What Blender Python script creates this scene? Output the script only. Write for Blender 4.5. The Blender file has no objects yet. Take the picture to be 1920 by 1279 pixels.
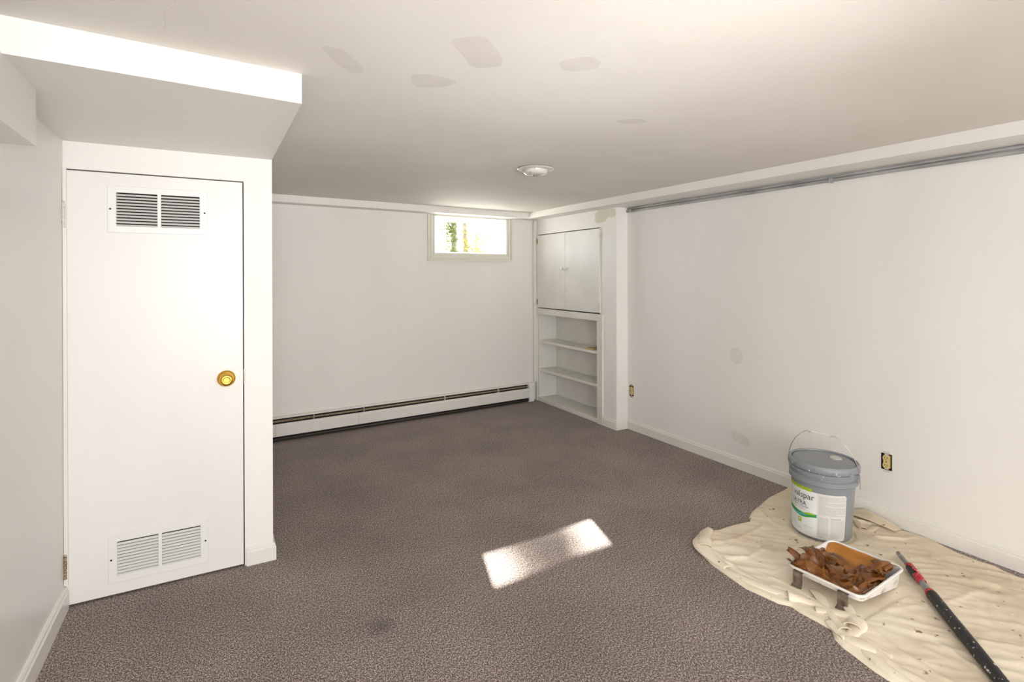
import bpy, bmesh, math, random
from mathutils import Vector, Matrix, noise
random.seed(7)
C = bpy.context.scene.collection
S = bpy.context.scene
R = math.radians

# ------------------------------------------------------------ camera
cam_d = bpy.data.cameras.new('camera'); cam = bpy.data.objects.new('camera', cam_d); C.objects.link(cam)
S.camera = cam
FPX, CX, CY = 1020.57, 30.06, 517.98
PITCH, ROLL, YAW = 0.00296, -0.00207, 0.52882
cam_d.sensor_width = 36; cam_d.lens = FPX*36/1920
cam_d.shift_x = -CX/1920; cam_d.shift_y = (CY-639.5)/1920
cam_d.clip_start = 0.02; cam_d.clip_end = 300
_cy, _sy, _cp, _sp, _cr, _sr = math.cos(YAW), math.sin(YAW), math.cos(PITCH), math.sin(PITCH), math.cos(ROLL), math.sin(ROLL)
_f0 = Vector((_sy, _cy, 0)); _r0 = Vector((_cy, -_sy, 0)); _z = Vector((0, 0, 1))
_fw = _f0*_cp - _z*_sp; _up = _f0*_sp + _z*_cp
_rt = _r0*_cr + _up*_sr; _u2 = -_r0*_sr + _up*_cr
M = Matrix((_rt, _u2, -_fw)).transposed().to_4x4(); M.translation = (0, 0, 1.35)
cam.matrix_world = M

# ------------------------------------------------------------ light, world, exposure
S.view_settings.view_transform = 'Standard'; S.view_settings.look = 'None'
S.view_settings.gamma = 1.0; S.view_settings.use_curve_mapping = False
S.view_settings.exposure = 0.21
w = bpy.data.worlds.new('sky'); S.world = w; w.use_nodes = True
wn = w.node_tree.nodes; wn['Background'].inputs['Color'].default_value = (0.93, 0.97, 1.0, 1)
wn['Background'].inputs['Strength'].default_value = 11.0

def light(name, kind, loc, energy, color=(1, 1, 1), look=None, **kw):
    d = bpy.data.lights.new(name, kind); d.energy = energy; d.color = color
    for k, v in kw.items(): setattr(d, k, v)
    o = bpy.data.objects.new(name, d); C.objects.link(o); o.location = loc
    if look is not None:
        o.rotation_euler = (Vector(look)-Vector(loc)).to_track_quat('-Z', 'Y').to_euler()
    return o
SUN_DIR = Vector((0.283, 1.0, 0.603))
light('sun', 'SUN', (5, 20, 12), 50, (1, 0.96, 0.90), look=Vector((5, 20, 12))-SUN_DIR, angle=R(0.53))
# the photographer's flash, bounced into the part of the room behind the camera

light('flash', 'AREA', (-0.05, -0.30, 1.5), 12.0, (1, 0.995, 0.98), look=(0.75, 2.6, 1.75), shape='DISK', size=0.45)
light('flash_bounce', 'AREA', (1.1, -2.9, 1.0), 76, (1, 0.995, 0.98), look=(1.45, 1.2, 1.7), shape='RECTANGLE', size=2.4, size_y=1.6)
light('flash_bounce_left', 'AREA', (-0.1, -2.0, 1.0), 33, (1, 0.995, 0.98), look=(1.2, 3.0, 1.2), shape='RECTANGLE', size=0.7, size_y=1.4)
light('flash_ceiling', 'AREA', (0.8, -0.2, 1.2), 5.2, (1, 0.995, 0.975), look=(1.25, 2.6, 1.95), shape='DISK', size=0.5, spread=R(76))

# ------------------------------------------------------------ materials
class N:
    def __init__(s, name):
        s.m = bpy.data.materials.new(name); s.m.use_nodes = True
        s.t = s.m.node_tree; s.b = s.t.nodes['Principled BSDF']; s.out = s.t.nodes['Material Output']
    def n(s, kind, **kw):
        q = s.t.nodes.new(kind)
        for k, v in kw.items():
            if k in q.bl_rna.properties and k not in ('inputs',): setattr(q, k, v)
            else: q.inputs[k.replace('_', ' ')].default_value = v
        return q
    def l(s, a, b): s.t.links.new(a, b)
def c4(c): return (c[0], c[1], c[2], 1)
def srgb(r, g, b):
    f = lambda v: (v/255/12.92) if v/255 <= 0.04045 else ((v/255+0.055)/1.055)**2.4
    return (f(r), f(g), f(b))
def flat(name, col, rough=0.5, metal=0.0, **kw):
    m = N(name); m.b.inputs['Base Color'].default_value = c4(col)
    m.b.inputs['Roughness'].default_value = rough; m.b.inputs['Metallic'].default_value = metal
    for k, v in kw.items(): m.b.inputs[k.replace('_', ' ')].default_value = v
    return m.m
def noisy(name, c1, c2, scale=4, rough=0.5, bump=0.0, bscale=60, stretch=(1, 1, 1), lo=0.35, hi=0.65, metal=0, detail=4, spec=None):
    m = N(name); tc = m.n('ShaderNodeTexCoord'); mp = m.n('ShaderNodeMapping'); mp.inputs['Scale'].default_value = stretch
    geo = m.n('ShaderNodeNewGeometry')
    m.l(geo.outputs['Position'], mp.inputs['Vector'])
    nz = m.n('ShaderNodeTexNoise'); nz.inputs['Scale'].default_value = scale; nz.inputs['Detail'].default_value = detail
    m.l(mp.outputs[0], nz.inputs['Vector'])
    mr = m.n('ShaderNodeMapRange'); mr.inputs['From Min'].default_value = lo; mr.inputs['From Max'].default_value = hi
    m.l(nz.outputs['Fac'], mr.inputs['Value'])
    mx = m.n('ShaderNodeMix', data_type='RGBA'); mx.inputs[6].default_value = c4(c1); mx.inputs[7].default_value = c4(c2)
    m.l(mr.outputs[0], mx.inputs[0]); m.l(mx.outputs[2], m.b.inputs['Base Color'])
    m.b.inputs['Roughness'].default_value = rough; m.b.inputs['Metallic'].default_value = metal
    if spec is not None: m.b.inputs['Specular IOR Level'].default_value = spec
    if bump:
        n2 = m.n('ShaderNodeTexNoise'); n2.inputs['Scale'].default_value = bscale; n2.inputs['Detail'].default_value = 3
        m.l(geo.outputs['Position'], n2.inputs['Vector'])
        bp = m.n('ShaderNodeBump'); bp.inputs['Strength'].default_value = bump; bp.inputs['Distance'].default_value = 0.002
        m.l(n2.outputs['Fac'], bp.inputs['Height']); m.l(bp.outputs[0], m.b.inputs['Normal'])
    return m.m

M_wall = noisy('white_wall_paint', (0.82, 0.795, 0.765), (0.85, 0.83, 0.80), 2.2, 0.55, 0.25, 140, (1, 1, 0.35), spec=0.3)
M_wall_back = noisy('cream_wall_paint', (0.80, 0.77, 0.73), (0.83, 0.80, 0.765), 1.8, 0.6, 0.2, 120, (1, 1, 0.4), spec=0.3)
M_ceil = noisy('ceiling_paint', (0.75, 0.715, 0.665), (0.79, 0.76, 0.71), 1.6, 0.75, 0.35, 25, spec=0.2)
M_soffit = noisy('soffit_paint', (0.81, 0.785, 0.75), (0.83, 0.81, 0.78), 2.0, 0.5, 0.15, 60, spec=0.3)
M_door = noisy('door_paint', (0.79, 0.775, 0.755), (0.82, 0.805, 0.785), 2.5, 0.35, 0.12, 90, (1, 1, 0.3), spec=0.4)
M_left = noisy('grey_white_gloss_paint', (0.76, 0.745, 0.715), (0.79, 0.775, 0.745), 1.5, 0.35, 0.2, 40, spec=0.45)
M_trim = noisy('trim_paint', (0.76, 0.735, 0.69), (0.80, 0.775, 0.73), 3, 0.35, 0.1, 80)
M_cab = noisy('cabinet_paint', (0.71, 0.695, 0.645), (0.76, 0.74, 0.695), 4, 0.45, 0.2, 70)
M_wtrim = noisy('window_trim_paint', (0.70, 0.685, 0.60), (0.74, 0.725, 0.64), 5, 0.4, 0.1, 90)
M_white = flat('white_metal_paint', (0.78, 0.775, 0.75), 0.35)
M_grille = flat('grille_enamel', (0.80, 0.795, 0.775), 0.35)
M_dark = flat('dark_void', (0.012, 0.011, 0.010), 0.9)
M_brass = noisy('brass', (0.80, 0.50, 0.09), (0.72, 0.42, 0.07), 30, 0.22, metal=1.0)
M_oldbrass = noisy('worn_hinge_metal', (0.25, 0.16, 0.07), (0.55, 0.48, 0.36), 120, 0.45, metal=0.6)
M_hinge = noisy('painted_hinge', (0.62, 0.55, 0.50), (0.75, 0.70, 0.66), 150, 0.45)
M_heater = noisy('heater_enamel', (0.72, 0.69, 0.65), (0.76, 0.73, 0.69), 3, 0.4)
M_galv = noisy('grey_conduit_metal', (0.30, 0.31, 0.31), (0.52, 0.53, 0.53), 9, 0.45, metal=0.25, stretch=(1, 0.5, 1))
M_chrome = flat('wire_steel', (0.55, 0.54, 0.52), 0.3, 1.0)
M_receptacle = flat('ivory_yellow_plastic', (0.70, 0.55, 0.24), 0.4)
M_patch = noisy('bare_plaster', (0.68, 0.645, 0.595), (0.715, 0.68, 0.63), 9, 0.85, 0.1, 60)
M_wpatch = noisy('bare_wall_filler', (0.74, 0.705, 0.655), (0.77, 0.735, 0.68), 9, 0.85)
M_bpatch = noisy('beige_unpainted_patch', (0.68, 0.63, 0.54), (0.73, 0.68, 0.60), 12, 0.8)

def carpet():
    m = N('grey_brown_carpet'); geo = m.n('ShaderNodeNewGeometry')
    def nz(scale, detail, st=(1, 1, 1), rot=0):
        mp = m.n('ShaderNodeMapping'); mp.inputs['Scale'].default_value = st; mp.inputs['Rotation'].default_value = (0, 0, rot)
        m.l(geo.outputs['Position'], mp.inputs['Vector'])
        q = m.n('ShaderNodeTexNoise'); q.inputs['Scale'].default_value = scale; q.inputs['Detail'].default_value = detail
        m.l(mp.outputs[0], q.inputs['Vector']); return q
    a = nz(360, 2, (1, 0.5, 1), R(12)); b = nz(170, 2, (1, 0.6, 1), R(12)); c = nz(2.2, 3)
    mx = m.n('ShaderNodeMath', operation='MULTIPLY_ADD'); m.l(b.outputs['Fac'], mx.inputs[0]); mx.inputs[1].default_value = 0.55
    m.l(a.outputs['Fac'], mx.inputs[2])
    r = m.n('ShaderNodeValToRGB'); e = r.color_ramp.elements
    e[0].position = 0.54; e[0].color = c4(srgb(56, 47, 45)); e[1].position = 0.98; e[1].color = c4(srgb(218, 203, 192))
    q = r.color_ramp.elements.new(0.76); q.color = c4(srgb(115, 102, 98))
    m.l(mx.outputs[0], r.inputs[0])
    # broad wear
    mr = m.n('ShaderNodeMapRange'); mr.inputs['From Min'].default_value = 0.3; mr.inputs['From Max'].default_value = 0.7
    mr.inputs['To Min'].default_value = 0.84; mr.inputs['To Max'].default_value = 1.1
    m.l(c.outputs['Fac'], mr.inputs['Value'])
    mm = m.n('ShaderNodeVectorMath', operation='SCALE'); m.l(r.outputs[0], mm.inputs[0]); m.l(mr.outputs[0], mm.inputs['Scale'])
    # one bluish stain
    dist = m.n('ShaderNodeVectorMath', operation='DISTANCE'); m.l(geo.outputs['Position'], dist.inputs[0]); dist.inputs[1].default_value = (0.56, 2.09, 0)
    ds = m.n('ShaderNodeMapRange'); ds.inputs['From Min'].default_value = 0.0; ds.inputs['From Max'].default_value = 0.075
    ds.inputs['To Min'].default_value = 0.55; ds.inputs['To Max'].default_value = 0.0; m.l(dist.outputs['Value'], ds.inputs['Value'])
    st = m.n('ShaderNodeMix', data_type='RGBA'); m.l(ds.outputs[0], st.inputs[0]); m.l(mm.outputs[0], st.inputs[6]); st.inputs[7].default_value = c4(srgb(66, 60, 78))
    m.l(st.outputs[2], m.b.inputs['Base Color']); m.b.inputs['Roughness'].default_value = 0.95
    m.b.inputs['Specular IOR Level'].default_value = 0.1; m.b.inputs['Sheen Weight'].default_value = 0.1
    bp = m.n('ShaderNodeBump'); bp.inputs['Strength'].default_value = 0.35; bp.inputs['Distance'].default_value = 0.003
    m.l(mx.outputs[0], bp.inputs['Height']); m.l(bp.outputs[0], m.b.inputs['Normal'])
    return m.m
M_carpet = carpet()

# ------------------------------------------------------------ mesh helpers
def obj(name, bm, mat, parent=None, smooth=False, label=None):
    bmesh.ops.recalc_face_normals(bm, faces=bm.faces)
    me = bpy.data.meshes.new(name); bm.to_mesh(me); bm.free()
    mats = mat if isinstance(mat, (list, tuple)) else [mat]
    for q in mats: me.materials.append(q)
    if smooth:
        for p in me.polygons: p.use_smooth = True
    o = bpy.data.objects.new(name, me); C.objects.link(o)
    if parent: o.parent = parent
    if label: o['label'] = label
    return o
def smooth_angle(o, deg=35):
    me = o.data
    for p in me.polygons: p.use_smooth = True
    b = bmesh.new(); b.from_mesh(me)
    for e in b.edges:
        if len(e.link_faces) == 2 and e.calc_face_angle(0) > R(deg): e.smooth = False
    b.to_mesh(me); b.free(); return o
def struct(o): o['kind'] = 'structure'; return o
def tag(o, label, cat, group=None):
    o['label'] = label; o['category'] = cat
    if group: o['group'] = group
    return o
def thing(name, label, cat, loc=(0, 0, 0), rotz=0, group=None):
    o = bpy.data.objects.new(name, None); C.objects.link(o); o.location = loc; o.rotation_euler = (0, 0, rotz)
    o.empty_display_size = 0.1
    return tag(o, label, cat, group)
def box(bm, x0, x1, y0, y1, z0, z1, bev=0.0, mat=None):
    vs = [bm.verts.new((x, y, z)) for z in (z0, z1) for y in (y0, y1) for x in (x0, x1)]
    fs = [bm.faces.new([vs[i] for i in f]) for f in ((0, 2, 3, 1), (4, 5, 7, 6), (0, 1, 5, 4), (2, 6, 7, 3), (0, 4, 6, 2), (1, 3, 7, 5))]
    if bev:
        es = list({e for f in fs for e in f.edges})
        bmesh.ops.bevel(bm, geom=es, offset=bev, segments=2, profile=0.6, affect='EDGES')
    return bm
def B(*a, **k): return box(bmesh.new(), *a, **k)
def prism(bm, poly, z0, z1):
    lo = [bm.verts.new((p[0], p[1], z0)) for p in poly]; hi = [bm.verts.new((p[0], p[1], z1)) for p in poly]
    bm.faces.new(lo[::-1]); bm.faces.new(hi); n = len(poly)
    for i in range(n): bm.faces.new((lo[i], lo[(i+1) % n], hi[(i+1) % n], hi[i]))
    return bm
def lathe(bm, prof, seg=48, axis='Z', center=(0, 0, 0), cap=True):
    c = Vector(center); rings = []
    def pt(r, a, h):
        if axis == 'Z': return c+Vector((r*math.cos(a), r*math.sin(a), h))
        if axis == 'Y': return c+Vector((r*math.cos(a), h, r*math.sin(a)))
        return c+Vector((h, r*math.cos(a), r*math.sin(a)))
    for r, h in prof: rings.append([bm.verts.new(pt(r, 2*math.pi*i/seg, h)) for i in range(seg)])
    for k in range(len(rings)-1):
        for i in range(seg): bm.faces.new((rings[k][i], rings[k][(i+1) % seg], rings[k+1][(i+1) % seg], rings[k+1][i]))
    if cap:
        bm.faces.new(rings[0][::-1]); bm.faces.new(rings[-1])
    return bm
def tube(bm, pts, r, seg=10, caps=True):
    pts = [Vector(p) for p in pts]; rs = r if isinstance(r, (list, tuple)) else [r]*len(pts); rings = []
    up = Vector((0, 0, 1)); prev = None
    for i, p in enumerate(pts):
        d = (pts[min(i+1, len(pts)-1)]-pts[max(i-1, 0)]).normalized()
        if prev is None:
            a = d.cross(up) if abs(d.z) < 0.95 else d.cross(Vector((1, 0, 0)))
        else: a = prev-d*prev.dot(d)
        a.normalize(); prev = a; b = d.cross(a)
        rings.append([bm.verts.new(p+(a*math.cos(t)+b*math.sin(t))*rs[i]) for t in [2*math.pi*k/seg for k in range(seg)]])
    for k in range(len(rings)-1):
        for i in range(seg): bm.faces.new((rings[k][i], rings[k][(i+1) % seg], rings[k+1][(i+1) % seg], rings[k+1][i]))
    if caps: bm.faces.new(rings[0][::-1]); bm.faces.new(rings[-1])
    return bm
def sweep(bm, path, prof):
    """extrude a (offset, z) profile along an xy path with mitred corners; offset goes to the left of the path"""
    P = [Vector((p[0], p[1])) for p in path]; n = len(P); rings = []
    for i in range(n):
        d0 = (P[i]-P[i-1]).normalized() if i else (P[1]-P[0]).normalized()
        d1 = (P[i+1]-P[i]).normalized() if i < n-1 else d0
        n0 = Vector((-d0.y, d0.x)); n1 = Vector((-d1.y, d1.x)); m = (n0+n1).normalized(); k = 1/max(m.dot(n0), 0.3)
        rings.append([bm.verts.new((P[i].x+m.x*o*k, P[i].y+m.y*o*k, z)) for o, z in prof])
    L = len(prof)
    for a in range(n-1):
        for j in range(L): bm.faces.new((rings[a][j], rings[a][(j+1) % L], rings[a+1][(j+1) % L], rings[a+1][j]))
    bm.faces.new(rings[0]); bm.faces.new(rings[-1][::-1]); return bm
def cellwall(bm, u0, u1, z0, z1, v0, v1, holes, conv):
    """wall slab with rectangular holes, as one grid without inner faces"""
    us = sorted({u0, u1, *[h[0] for h in holes], *[h[1] for h in holes]}); zs = sorted({z0, z1, *[h[2] for h in holes], *[h[3] for h in holes]})
    solid = lambda i, j: 0 <= i < len(us)-1 and 0 <= j < len(zs)-1 and not any(h[0] <= (us[i]+us[i+1])/2 <= h[1] and h[2] <= (zs[j]+zs[j+1])/2 <= h[3] for h in holes)
    cache = {}
    def V(i, j, v):
        k = (i, j, v)
        if k not in cache: cache[k] = bm.verts.new(conv(us[i], v, zs[j]))
        return cache[k]
    for i in range(len(us)-1):
        for j in range(len(zs)-1):
            if not solid(i, j): continue
            for v in (v0, v1): bm.faces.new((V(i, j, v), V(i+1, j, v), V(i+1, j+1, v), V(i, j+1, v)))
            for (di, dj, a, b) in ((-1, 0, (i, j), (i, j+1)), (1, 0, (i+1, j), (i+1, j+1)), (0, -1, (i, j), (i+1, j)), (0, 1, (i, j+1), (i+1, j+1))):
                if not solid(i+di, j+dj): bm.faces.new((V(*a, v0), V(*b, v0), V(*b, v1), V(*a, v1)))
    return bm

# ------------------------------------------------------------ room constants (metres, camera over the origin)
ZC, ZS, ZB = 1.991, 1.8965, 1.932
XR, XC, YB = 3.1635, 3.04, 3.685
YREAR = -3.1
TH = math.atan(0.0661); ct, st_ = math.cos(TH), math.sin(TH)
def back(u, v, z): return Vector((3.04+u*ct-v*st_, 5.0417+u*st_+v*ct, z))      # u along the back wall, v outward
THD = math.atan(-0.0080)
def dr(u, v, z): return Vector((-0.509+u*math.cos(THD)-v*math.sin(THD), 2.850+u*math.sin(THD)+v*math.cos(THD), z))  # door wall frame
def xl(y): return -0.5134+(y-2.85)*0.01557

# ------------------------------------------------------------ setting
struct(obj('floor', B(-0.9, 3.6, YREAR-0.2, 5.3, -0.12, 0), M_carpet))
ceil = struct(obj('ceiling', B(-0.9, 3.6, YREAR-0.2, 5.3, ZC, 2.15), M_ceil))
struct(obj('wall_left', prism(bmesh.new(), [(xl(YREAR)-0.15, YREAR), (xl(YREAR), YREAR), (xl(5.3), 5.3), (xl(5.3)-0.15, 5.3)], 0, ZC), M_left))
struct(obj('wall_rear', B(-0.85, 3.5, YREAR-0.15, YREAR, 0, ZC), M_wall))
# right wall with two box holes for the outlets
OUT = [(1.566, 0.331), (3.634, 0.336)]
holes = [(y-0.028, y+0.028, z-0.044, z+0.044) for y, z in OUT]
wr = struct(obj('wall_right', cellwall(bmesh.new(), YREAR, YB+0.02, 0, ZC, 0, 0.25, holes, lambda u, v, z: Vector((XR+v, u, z))), M_wall))
# closet front wall around the door
DW = 0.640
struct(obj('wall_closet', cellwall(bmesh.new(), -0.02, 0.764, 0, ZC, 0, 0.10, [(-0.008, DW+0.005, -0.01, 1.7845)], lambda u, v, z: dr(u, v, z)), M_wall))
struct(obj('wall_closet_side', prism(bmesh.new(), [(0.155, 2.944), (0.2549, 2.944), (0.2549, 5.1), (0.155, 5.1)], 0, ZC), M_wall))
# back wall with the window opening
WU0, WU1, WZ0, WZ1 = -1.179, -0.379, 1.560, 1.918
struct(obj('wall_back', cellwall(bmesh.new(), -3.7, 0.35, 0, ZC, 0, 0.29, [(WU0, WU1, WZ0, WZ1)], back), M_wall_back))
# chase wall that holds the built-in cabinet
struct(obj('wall_alcove', cellwall(bmesh.new(), YB, 5.06, 0, ZC, 0, 0.30, [(3.90, 4.995, -0.01, 1.776)], lambda u, v, z: Vector((XC+v, u, z))), M_wall))
# dropped soffits
struct(obj('trim_1', prism(bmesh.new(), [(-0.66, 1.790), (0.2549, 1.8639), (0.2549, 2.844), (-0.66, 2.851)], ZS, ZC), M_soffit))
struct(obj('trim_2', prism(bmesh.new(), [(-0.66, YREAR), (-0.44, YREAR), (-0.44, 2.112), (-0.66, 2.112)], 1.730, ZS), M_left))
def ybk(x): return 4.878+(x-2.8605)*0.0661
struct(obj('trim_3', prism(bmesh.new(), [(0.2549, ybk(0.2549)), (2.8605, ybk(2.8605)), (3.05, 5.04), (0.2549, 4.86)], ZB, ZC), M_wall_back))
def xrs(y): return 2.8605-0.0182*(y-4.878)
struct(obj('trim_4', prism(bmesh.new(), [(xrs(YREAR), YREAR), (XR, YREAR), (XR, YB), (XC, YB), (XC, 5.04), (2.8605, 4.878)], ZB, ZC), M_soffit))
# door jamb strip beside the hinges, corner strip beside the cabinet
struct(obj('trim_5', B(-0.5125, -0.500, 2.838, 2.8495, 0.095, 1.786), M_trim))
struct(obj('trim_6', B(3.0, 3.036, 5.000, 5.034, 0.20, 1.931, bev=0.004), M_trim))

# baseboards
BP = [(0, 0), (0.013, 0), (0.013, 0.062), (0.009, 0.068), (0.009, 0.074), (0.005, 0.080), (0, 0.082)]
BPr = [(-o, z) for o, z in BP]
struct(obj('baseboard_right', sweep(bmesh.new(), [(XR, YREAR), (XR, YB), (XC, YB), (XC, 3.858)], BP), M_trim))
struct(obj('baseboard_left', sweep(bmesh.new(), [(xl(YREAR), YREAR), (xl(2.843), 2.843)], [(-o*1.2, z*1.13) for o, z in BP]), M_trim))
e0, e1 = dr(DW+0.012, 0, 0), dr(0.7639, 0, 0)
struct(obj('baseboard_closet', sweep(bmesh.new(), [(e0.x, e0.y), (e1.x, e1.y), (0.2549, 4.84)], BPr), M_trim))

# ------------------------------------------------------------ plaster patches (each a thin skim of filler)
def patch(name, pts, mat, parent, off):
    bm = bmesh.new(); n = len(pts); P = [Vector(p) for p in pts]; Q = []
    for i in range(n):     # round the outline a little
        a, b = P[i], P[(i+1) % n]; Q += [a.lerp(b, 0.2), a.lerp(b, 0.5), a.lerp(b, 0.8)]
    lo = [bm.verts.new(p) for p in Q]; hi = [bm.verts.new(p+Vector(off)) for p in Q]
    bm.faces.new(lo); bm.faces.new(hi[::-1])
    for i in range(len(Q)): bm.faces.new((lo[i], lo[(i+1) % len(Q)], hi[(i+1) % len(Q)], hi[i]))
    o = obj(name, bm, mat, parent); return o
cz = lambda L: [(x, y, ZC) for x, y in L]
OFFC = (0, 0, -0.00015)
patch('plaster_patch', cz([(0.563, 1.395), (0.614, 1.331), (0.651, 1.325), (0.748, 1.427), (0.778, 1.491), (0.705, 1.548), (0.64, 1.47)]), M_patch, ceil, OFFC)
patch('plaster_patch', cz([(0.901, 1.371), (0.959, 1.283), (1.019, 1.303), (1.047, 1.361), (0.973, 1.429)]), M_patch, ceil, OFFC)
patch('plaster_patch', cz([(0.262, 1.60), (0.335, 1.60), (0.43, 1.74), (0.39, 1.785), (0.32, 1.70)]), M_patch, ceil, OFFC)
patch('plaster_patch', cz([(0.554, 1.697), (0.60, 1.66), (0.655, 1.665), (0.72, 1.68), (0.70, 1.74), (0.64, 1.79), (0.60, 1.80)]), M_patch, ceil, OFFC)
patch('plaster_patch', cz([(1.45, 1.78), (1.53, 1.70), (1.60, 1.72), (1.55, 1.80)]), M_patch, ceil, OFFC)
# hairline crack
bm = bmesh.new(); tube(bm, [(-0.066, 1.47, ZC), (-0.07, 1.53, ZC), (-0.088, 1.57, ZC), (-0.098, 1.62, ZC), (-0.094, 1.66, ZC), (-0.102, 1.70, ZC)], 0.0009, 5)
obj('crack', bm, M_patch, ceil)
wx = lambda L: [(XR, y, z) for y, z in L]
patch('filler_patch', wx([(2.59, 0.825), (2.52, 0.84), (2.485, 0.80), (2.49, 0.735), (2.55, 0.72), (2.59, 0.75)]), M_wpatch, wr, (-0.00015, 0, 0))
patch('filler_patch', wx([(2.585, 0.255), (2.50, 0.25), (2.435, 0.225), (2.43, 0.17), (2.50, 0.175), (2.58, 0.20)]), M_wpatch, wr, (-0.00015, 0, 0))
wa = bpy.data.objects['wall_alcove']
patch('filler_patch', [(XC, y, z) for y, z in [(3.985, 1.931), (3.70, 1.931), (3.69, 1.845), (3.80, 1.86), (3.84, 1.82), (3.985, 1.81)]], M_bpatch, wa, (-0.00015, 0, 0))

# ------------------------------------------------------------ door
def door():
    slab = bmesh.new()
    for f in (1,):
        cellwall(slab, 0.0, DW, 0.010, 1.7785, 0.0, 0.035, [(0.170, 0.470, 1.548, 1.705), (0.168, 0.468, 0.075, 0.240)], lambda u, v, z: dr(u, v, z))
    d = struct(obj('door_1', slab, M_door)); d['label'] = 'white flush closet door with an upper and a lower vent grille and a brass knob'
    # grilles
    def grille(u0, u1, z0, z1, label, fr_h):
        fr = bmesh.new(); fw = 0.030; mid = (u0+u1)/2
        hl = [(u0+fw, mid-0.007, z0+0.028, z1-0.028), (mid+0.007, u1-fw, z0+0.028, z1-0.028)]
        cellwall(fr, u0, u1, z0, z1, -0.004, 0.0, hl, lambda u, v, z: dr(u, v, z))
        g = obj('vent_grille', fr, M_grille, d, label=label)
        bv = g.modifiers.new('bevel', 'BEVEL'); bv.width = 0.002; bv.segments = 2
        # a slat tilted so that its outer edge hangs lower than its inner edge
        n = 11; zz0, zz1 = z0+0.028, z1-0.028; pitch = (zz1-zz0)/n; first = None
        for (a, b, _, _) in hl:
            me = None
            for k in range(n):
                if me is None:
                    sb = bmesh.new(); t = 0.0012; h = pitch
                    prof = [(-0.0035, 0.0), (-0.0045, -0.001), (0.0045, h*fr_h), (0.0057, h*fr_h), (-0.002, 0.0)]
                    rings = [[sb.verts.new(Vector((uu, v, z))) for v, z in prof] for uu in (a, b)]
                    for j in range(5): sb.faces.new((rings[0][j], rings[0][(j+1) % 5], rings[1][(j+1) % 5], rings[1][j]))
                    sb.faces.new(rings[0]); sb.faces.new(rings[1][::-1])
                    o = obj('slat', sb, M_grille, g); me = o.data
                else:
                    o = bpy.data.objects.new('slat', me); C.objects.link(o); o.parent = g
                o.matrix_local = Matrix.Translation(dr(0, 0, zz0+k*pitch)) @ Matrix.Rotation(THD, 4, 'Z')
        for us in (u0+0.010, u1-0.011):
            sc = bmesh.new(); c = dr(us, -0.004, (z0+z1)/2); lathe(sc, [(0.0038, 0), (0.0038, -0.0012), (0.002, -0.002)], 12, 'Y', c)
            obj('screw', sc, M_dark, g, label='dark screw head')
        return g
    grille(0.140, 0.500, 1.530, 1.727, 'white upper vent grille with dark gaps between its slats', 0.60)
    grille(0.138, 0.499, 0.057, 0.257, 'white lower vent grille with closed-looking slats', 0.48)
    # near-black sheets that paint the shade inside the vent holes
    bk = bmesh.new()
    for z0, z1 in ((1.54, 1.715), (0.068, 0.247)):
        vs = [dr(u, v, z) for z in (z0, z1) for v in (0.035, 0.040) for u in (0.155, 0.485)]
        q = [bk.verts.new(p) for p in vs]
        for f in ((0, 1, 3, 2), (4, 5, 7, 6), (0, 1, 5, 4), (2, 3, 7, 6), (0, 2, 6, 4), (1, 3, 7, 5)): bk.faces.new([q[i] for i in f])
    obj('grille_hole_shade', bk, M_dark, d, label='painted shade of the opening behind the grilles')
    # knob
    kb = bmesh.new(); c = dr(0.572, 0, 0.878)
    lathe(kb, [(0.0325, 0.0), (0.0325, -0.003), (0.030, -0.006), (0.024, -0.009), (0.014, -0.012), (0.011, -0.018), (0.011, -0.026), (0.016, -0.030),
               (0.0225, -0.036), (0.0250, -0.044), (0.0245, -0.051), (0.021, -0.056), (0.015, -0.0585), (0.011, -0.058), (0.010, -0.0565), (0.006, -0.0565), (0.005, -0.058)], 48, 'Y', c)
    for v in kb.verts: v.co.x = c.x+(v.co.x-c.x)*1.15; v.co.z = c.z+(v.co.z-c.z)*1.15
    smooth_angle(obj('door_knob', kb, M_brass, d, label='round brass knob on a brass rose'), 50)
    lp = bmesh.new(); box(lp, 0.134, 0.141, 2.8430, 2.8448, 0.850, 0.915); obj('strike_plate', lp, M_hinge, d, label='small painted strike plate')
    for z0, z1, mt, lb in ((1.543, 1.645, M_hinge, 'paint-covered upper hinge'), (0.122, 0.215, M_oldbrass, 'worn brass lower hinge')):
        h = bmesh.new(); x, y = -0.5085, 2.838
        k = (z1-z0)/5
        for i in range(5): lathe(h, [(0.0055, z0+i*k+0.0008), (0.0062, z0+i*k+0.002), (0.0062, z0+(i+1)*k-0.002), (0.0055, z0+(i+1)*k-0.0008)], 14, 'Z', (x, y, 0))
        lathe(h, [(0.004, z1), (0.0055, z1+0.003), (0.004, z1+0.007)], 12, 'Z', (x, y, 0))
        obj('hinge', h, mt, d, smooth=False, label=lb)
door()

# ------------------------------------------------------------ window
M_glass = N('window_glass')
g_t = M_glass.n('ShaderNodeBsdfTransparent'); g_t.inputs[0].default_value = (0.97, 0.98, 0.97, 1); g_g = M_glass.n('ShaderNodeBsdfGlossy'); g_g.inputs['Roughness'].default_value = 0.02
g_m = M_glass.n('ShaderNodeMixShader'); g_m.inputs[0].default_value = 0.05
M_glass.l(g_t.outputs[0], g_m.inputs[1]); M_glass.l(g_g.outputs[0], g_m.inputs[2]); M_glass.l(g_m.outputs[0], M_glass.out.inputs['Surface'])
M_glass = M_glass.m
def bk_frame(bm, u0, u1, z0, z1, wd, v0, v1):
    cellwall(bm, u0, u1, z0, z1, v0, v1, [(u0+wd, u1-wd, z0+wd, z1-wd)], back); return bm
bm = bmesh.new()
tw = 0.077
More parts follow.
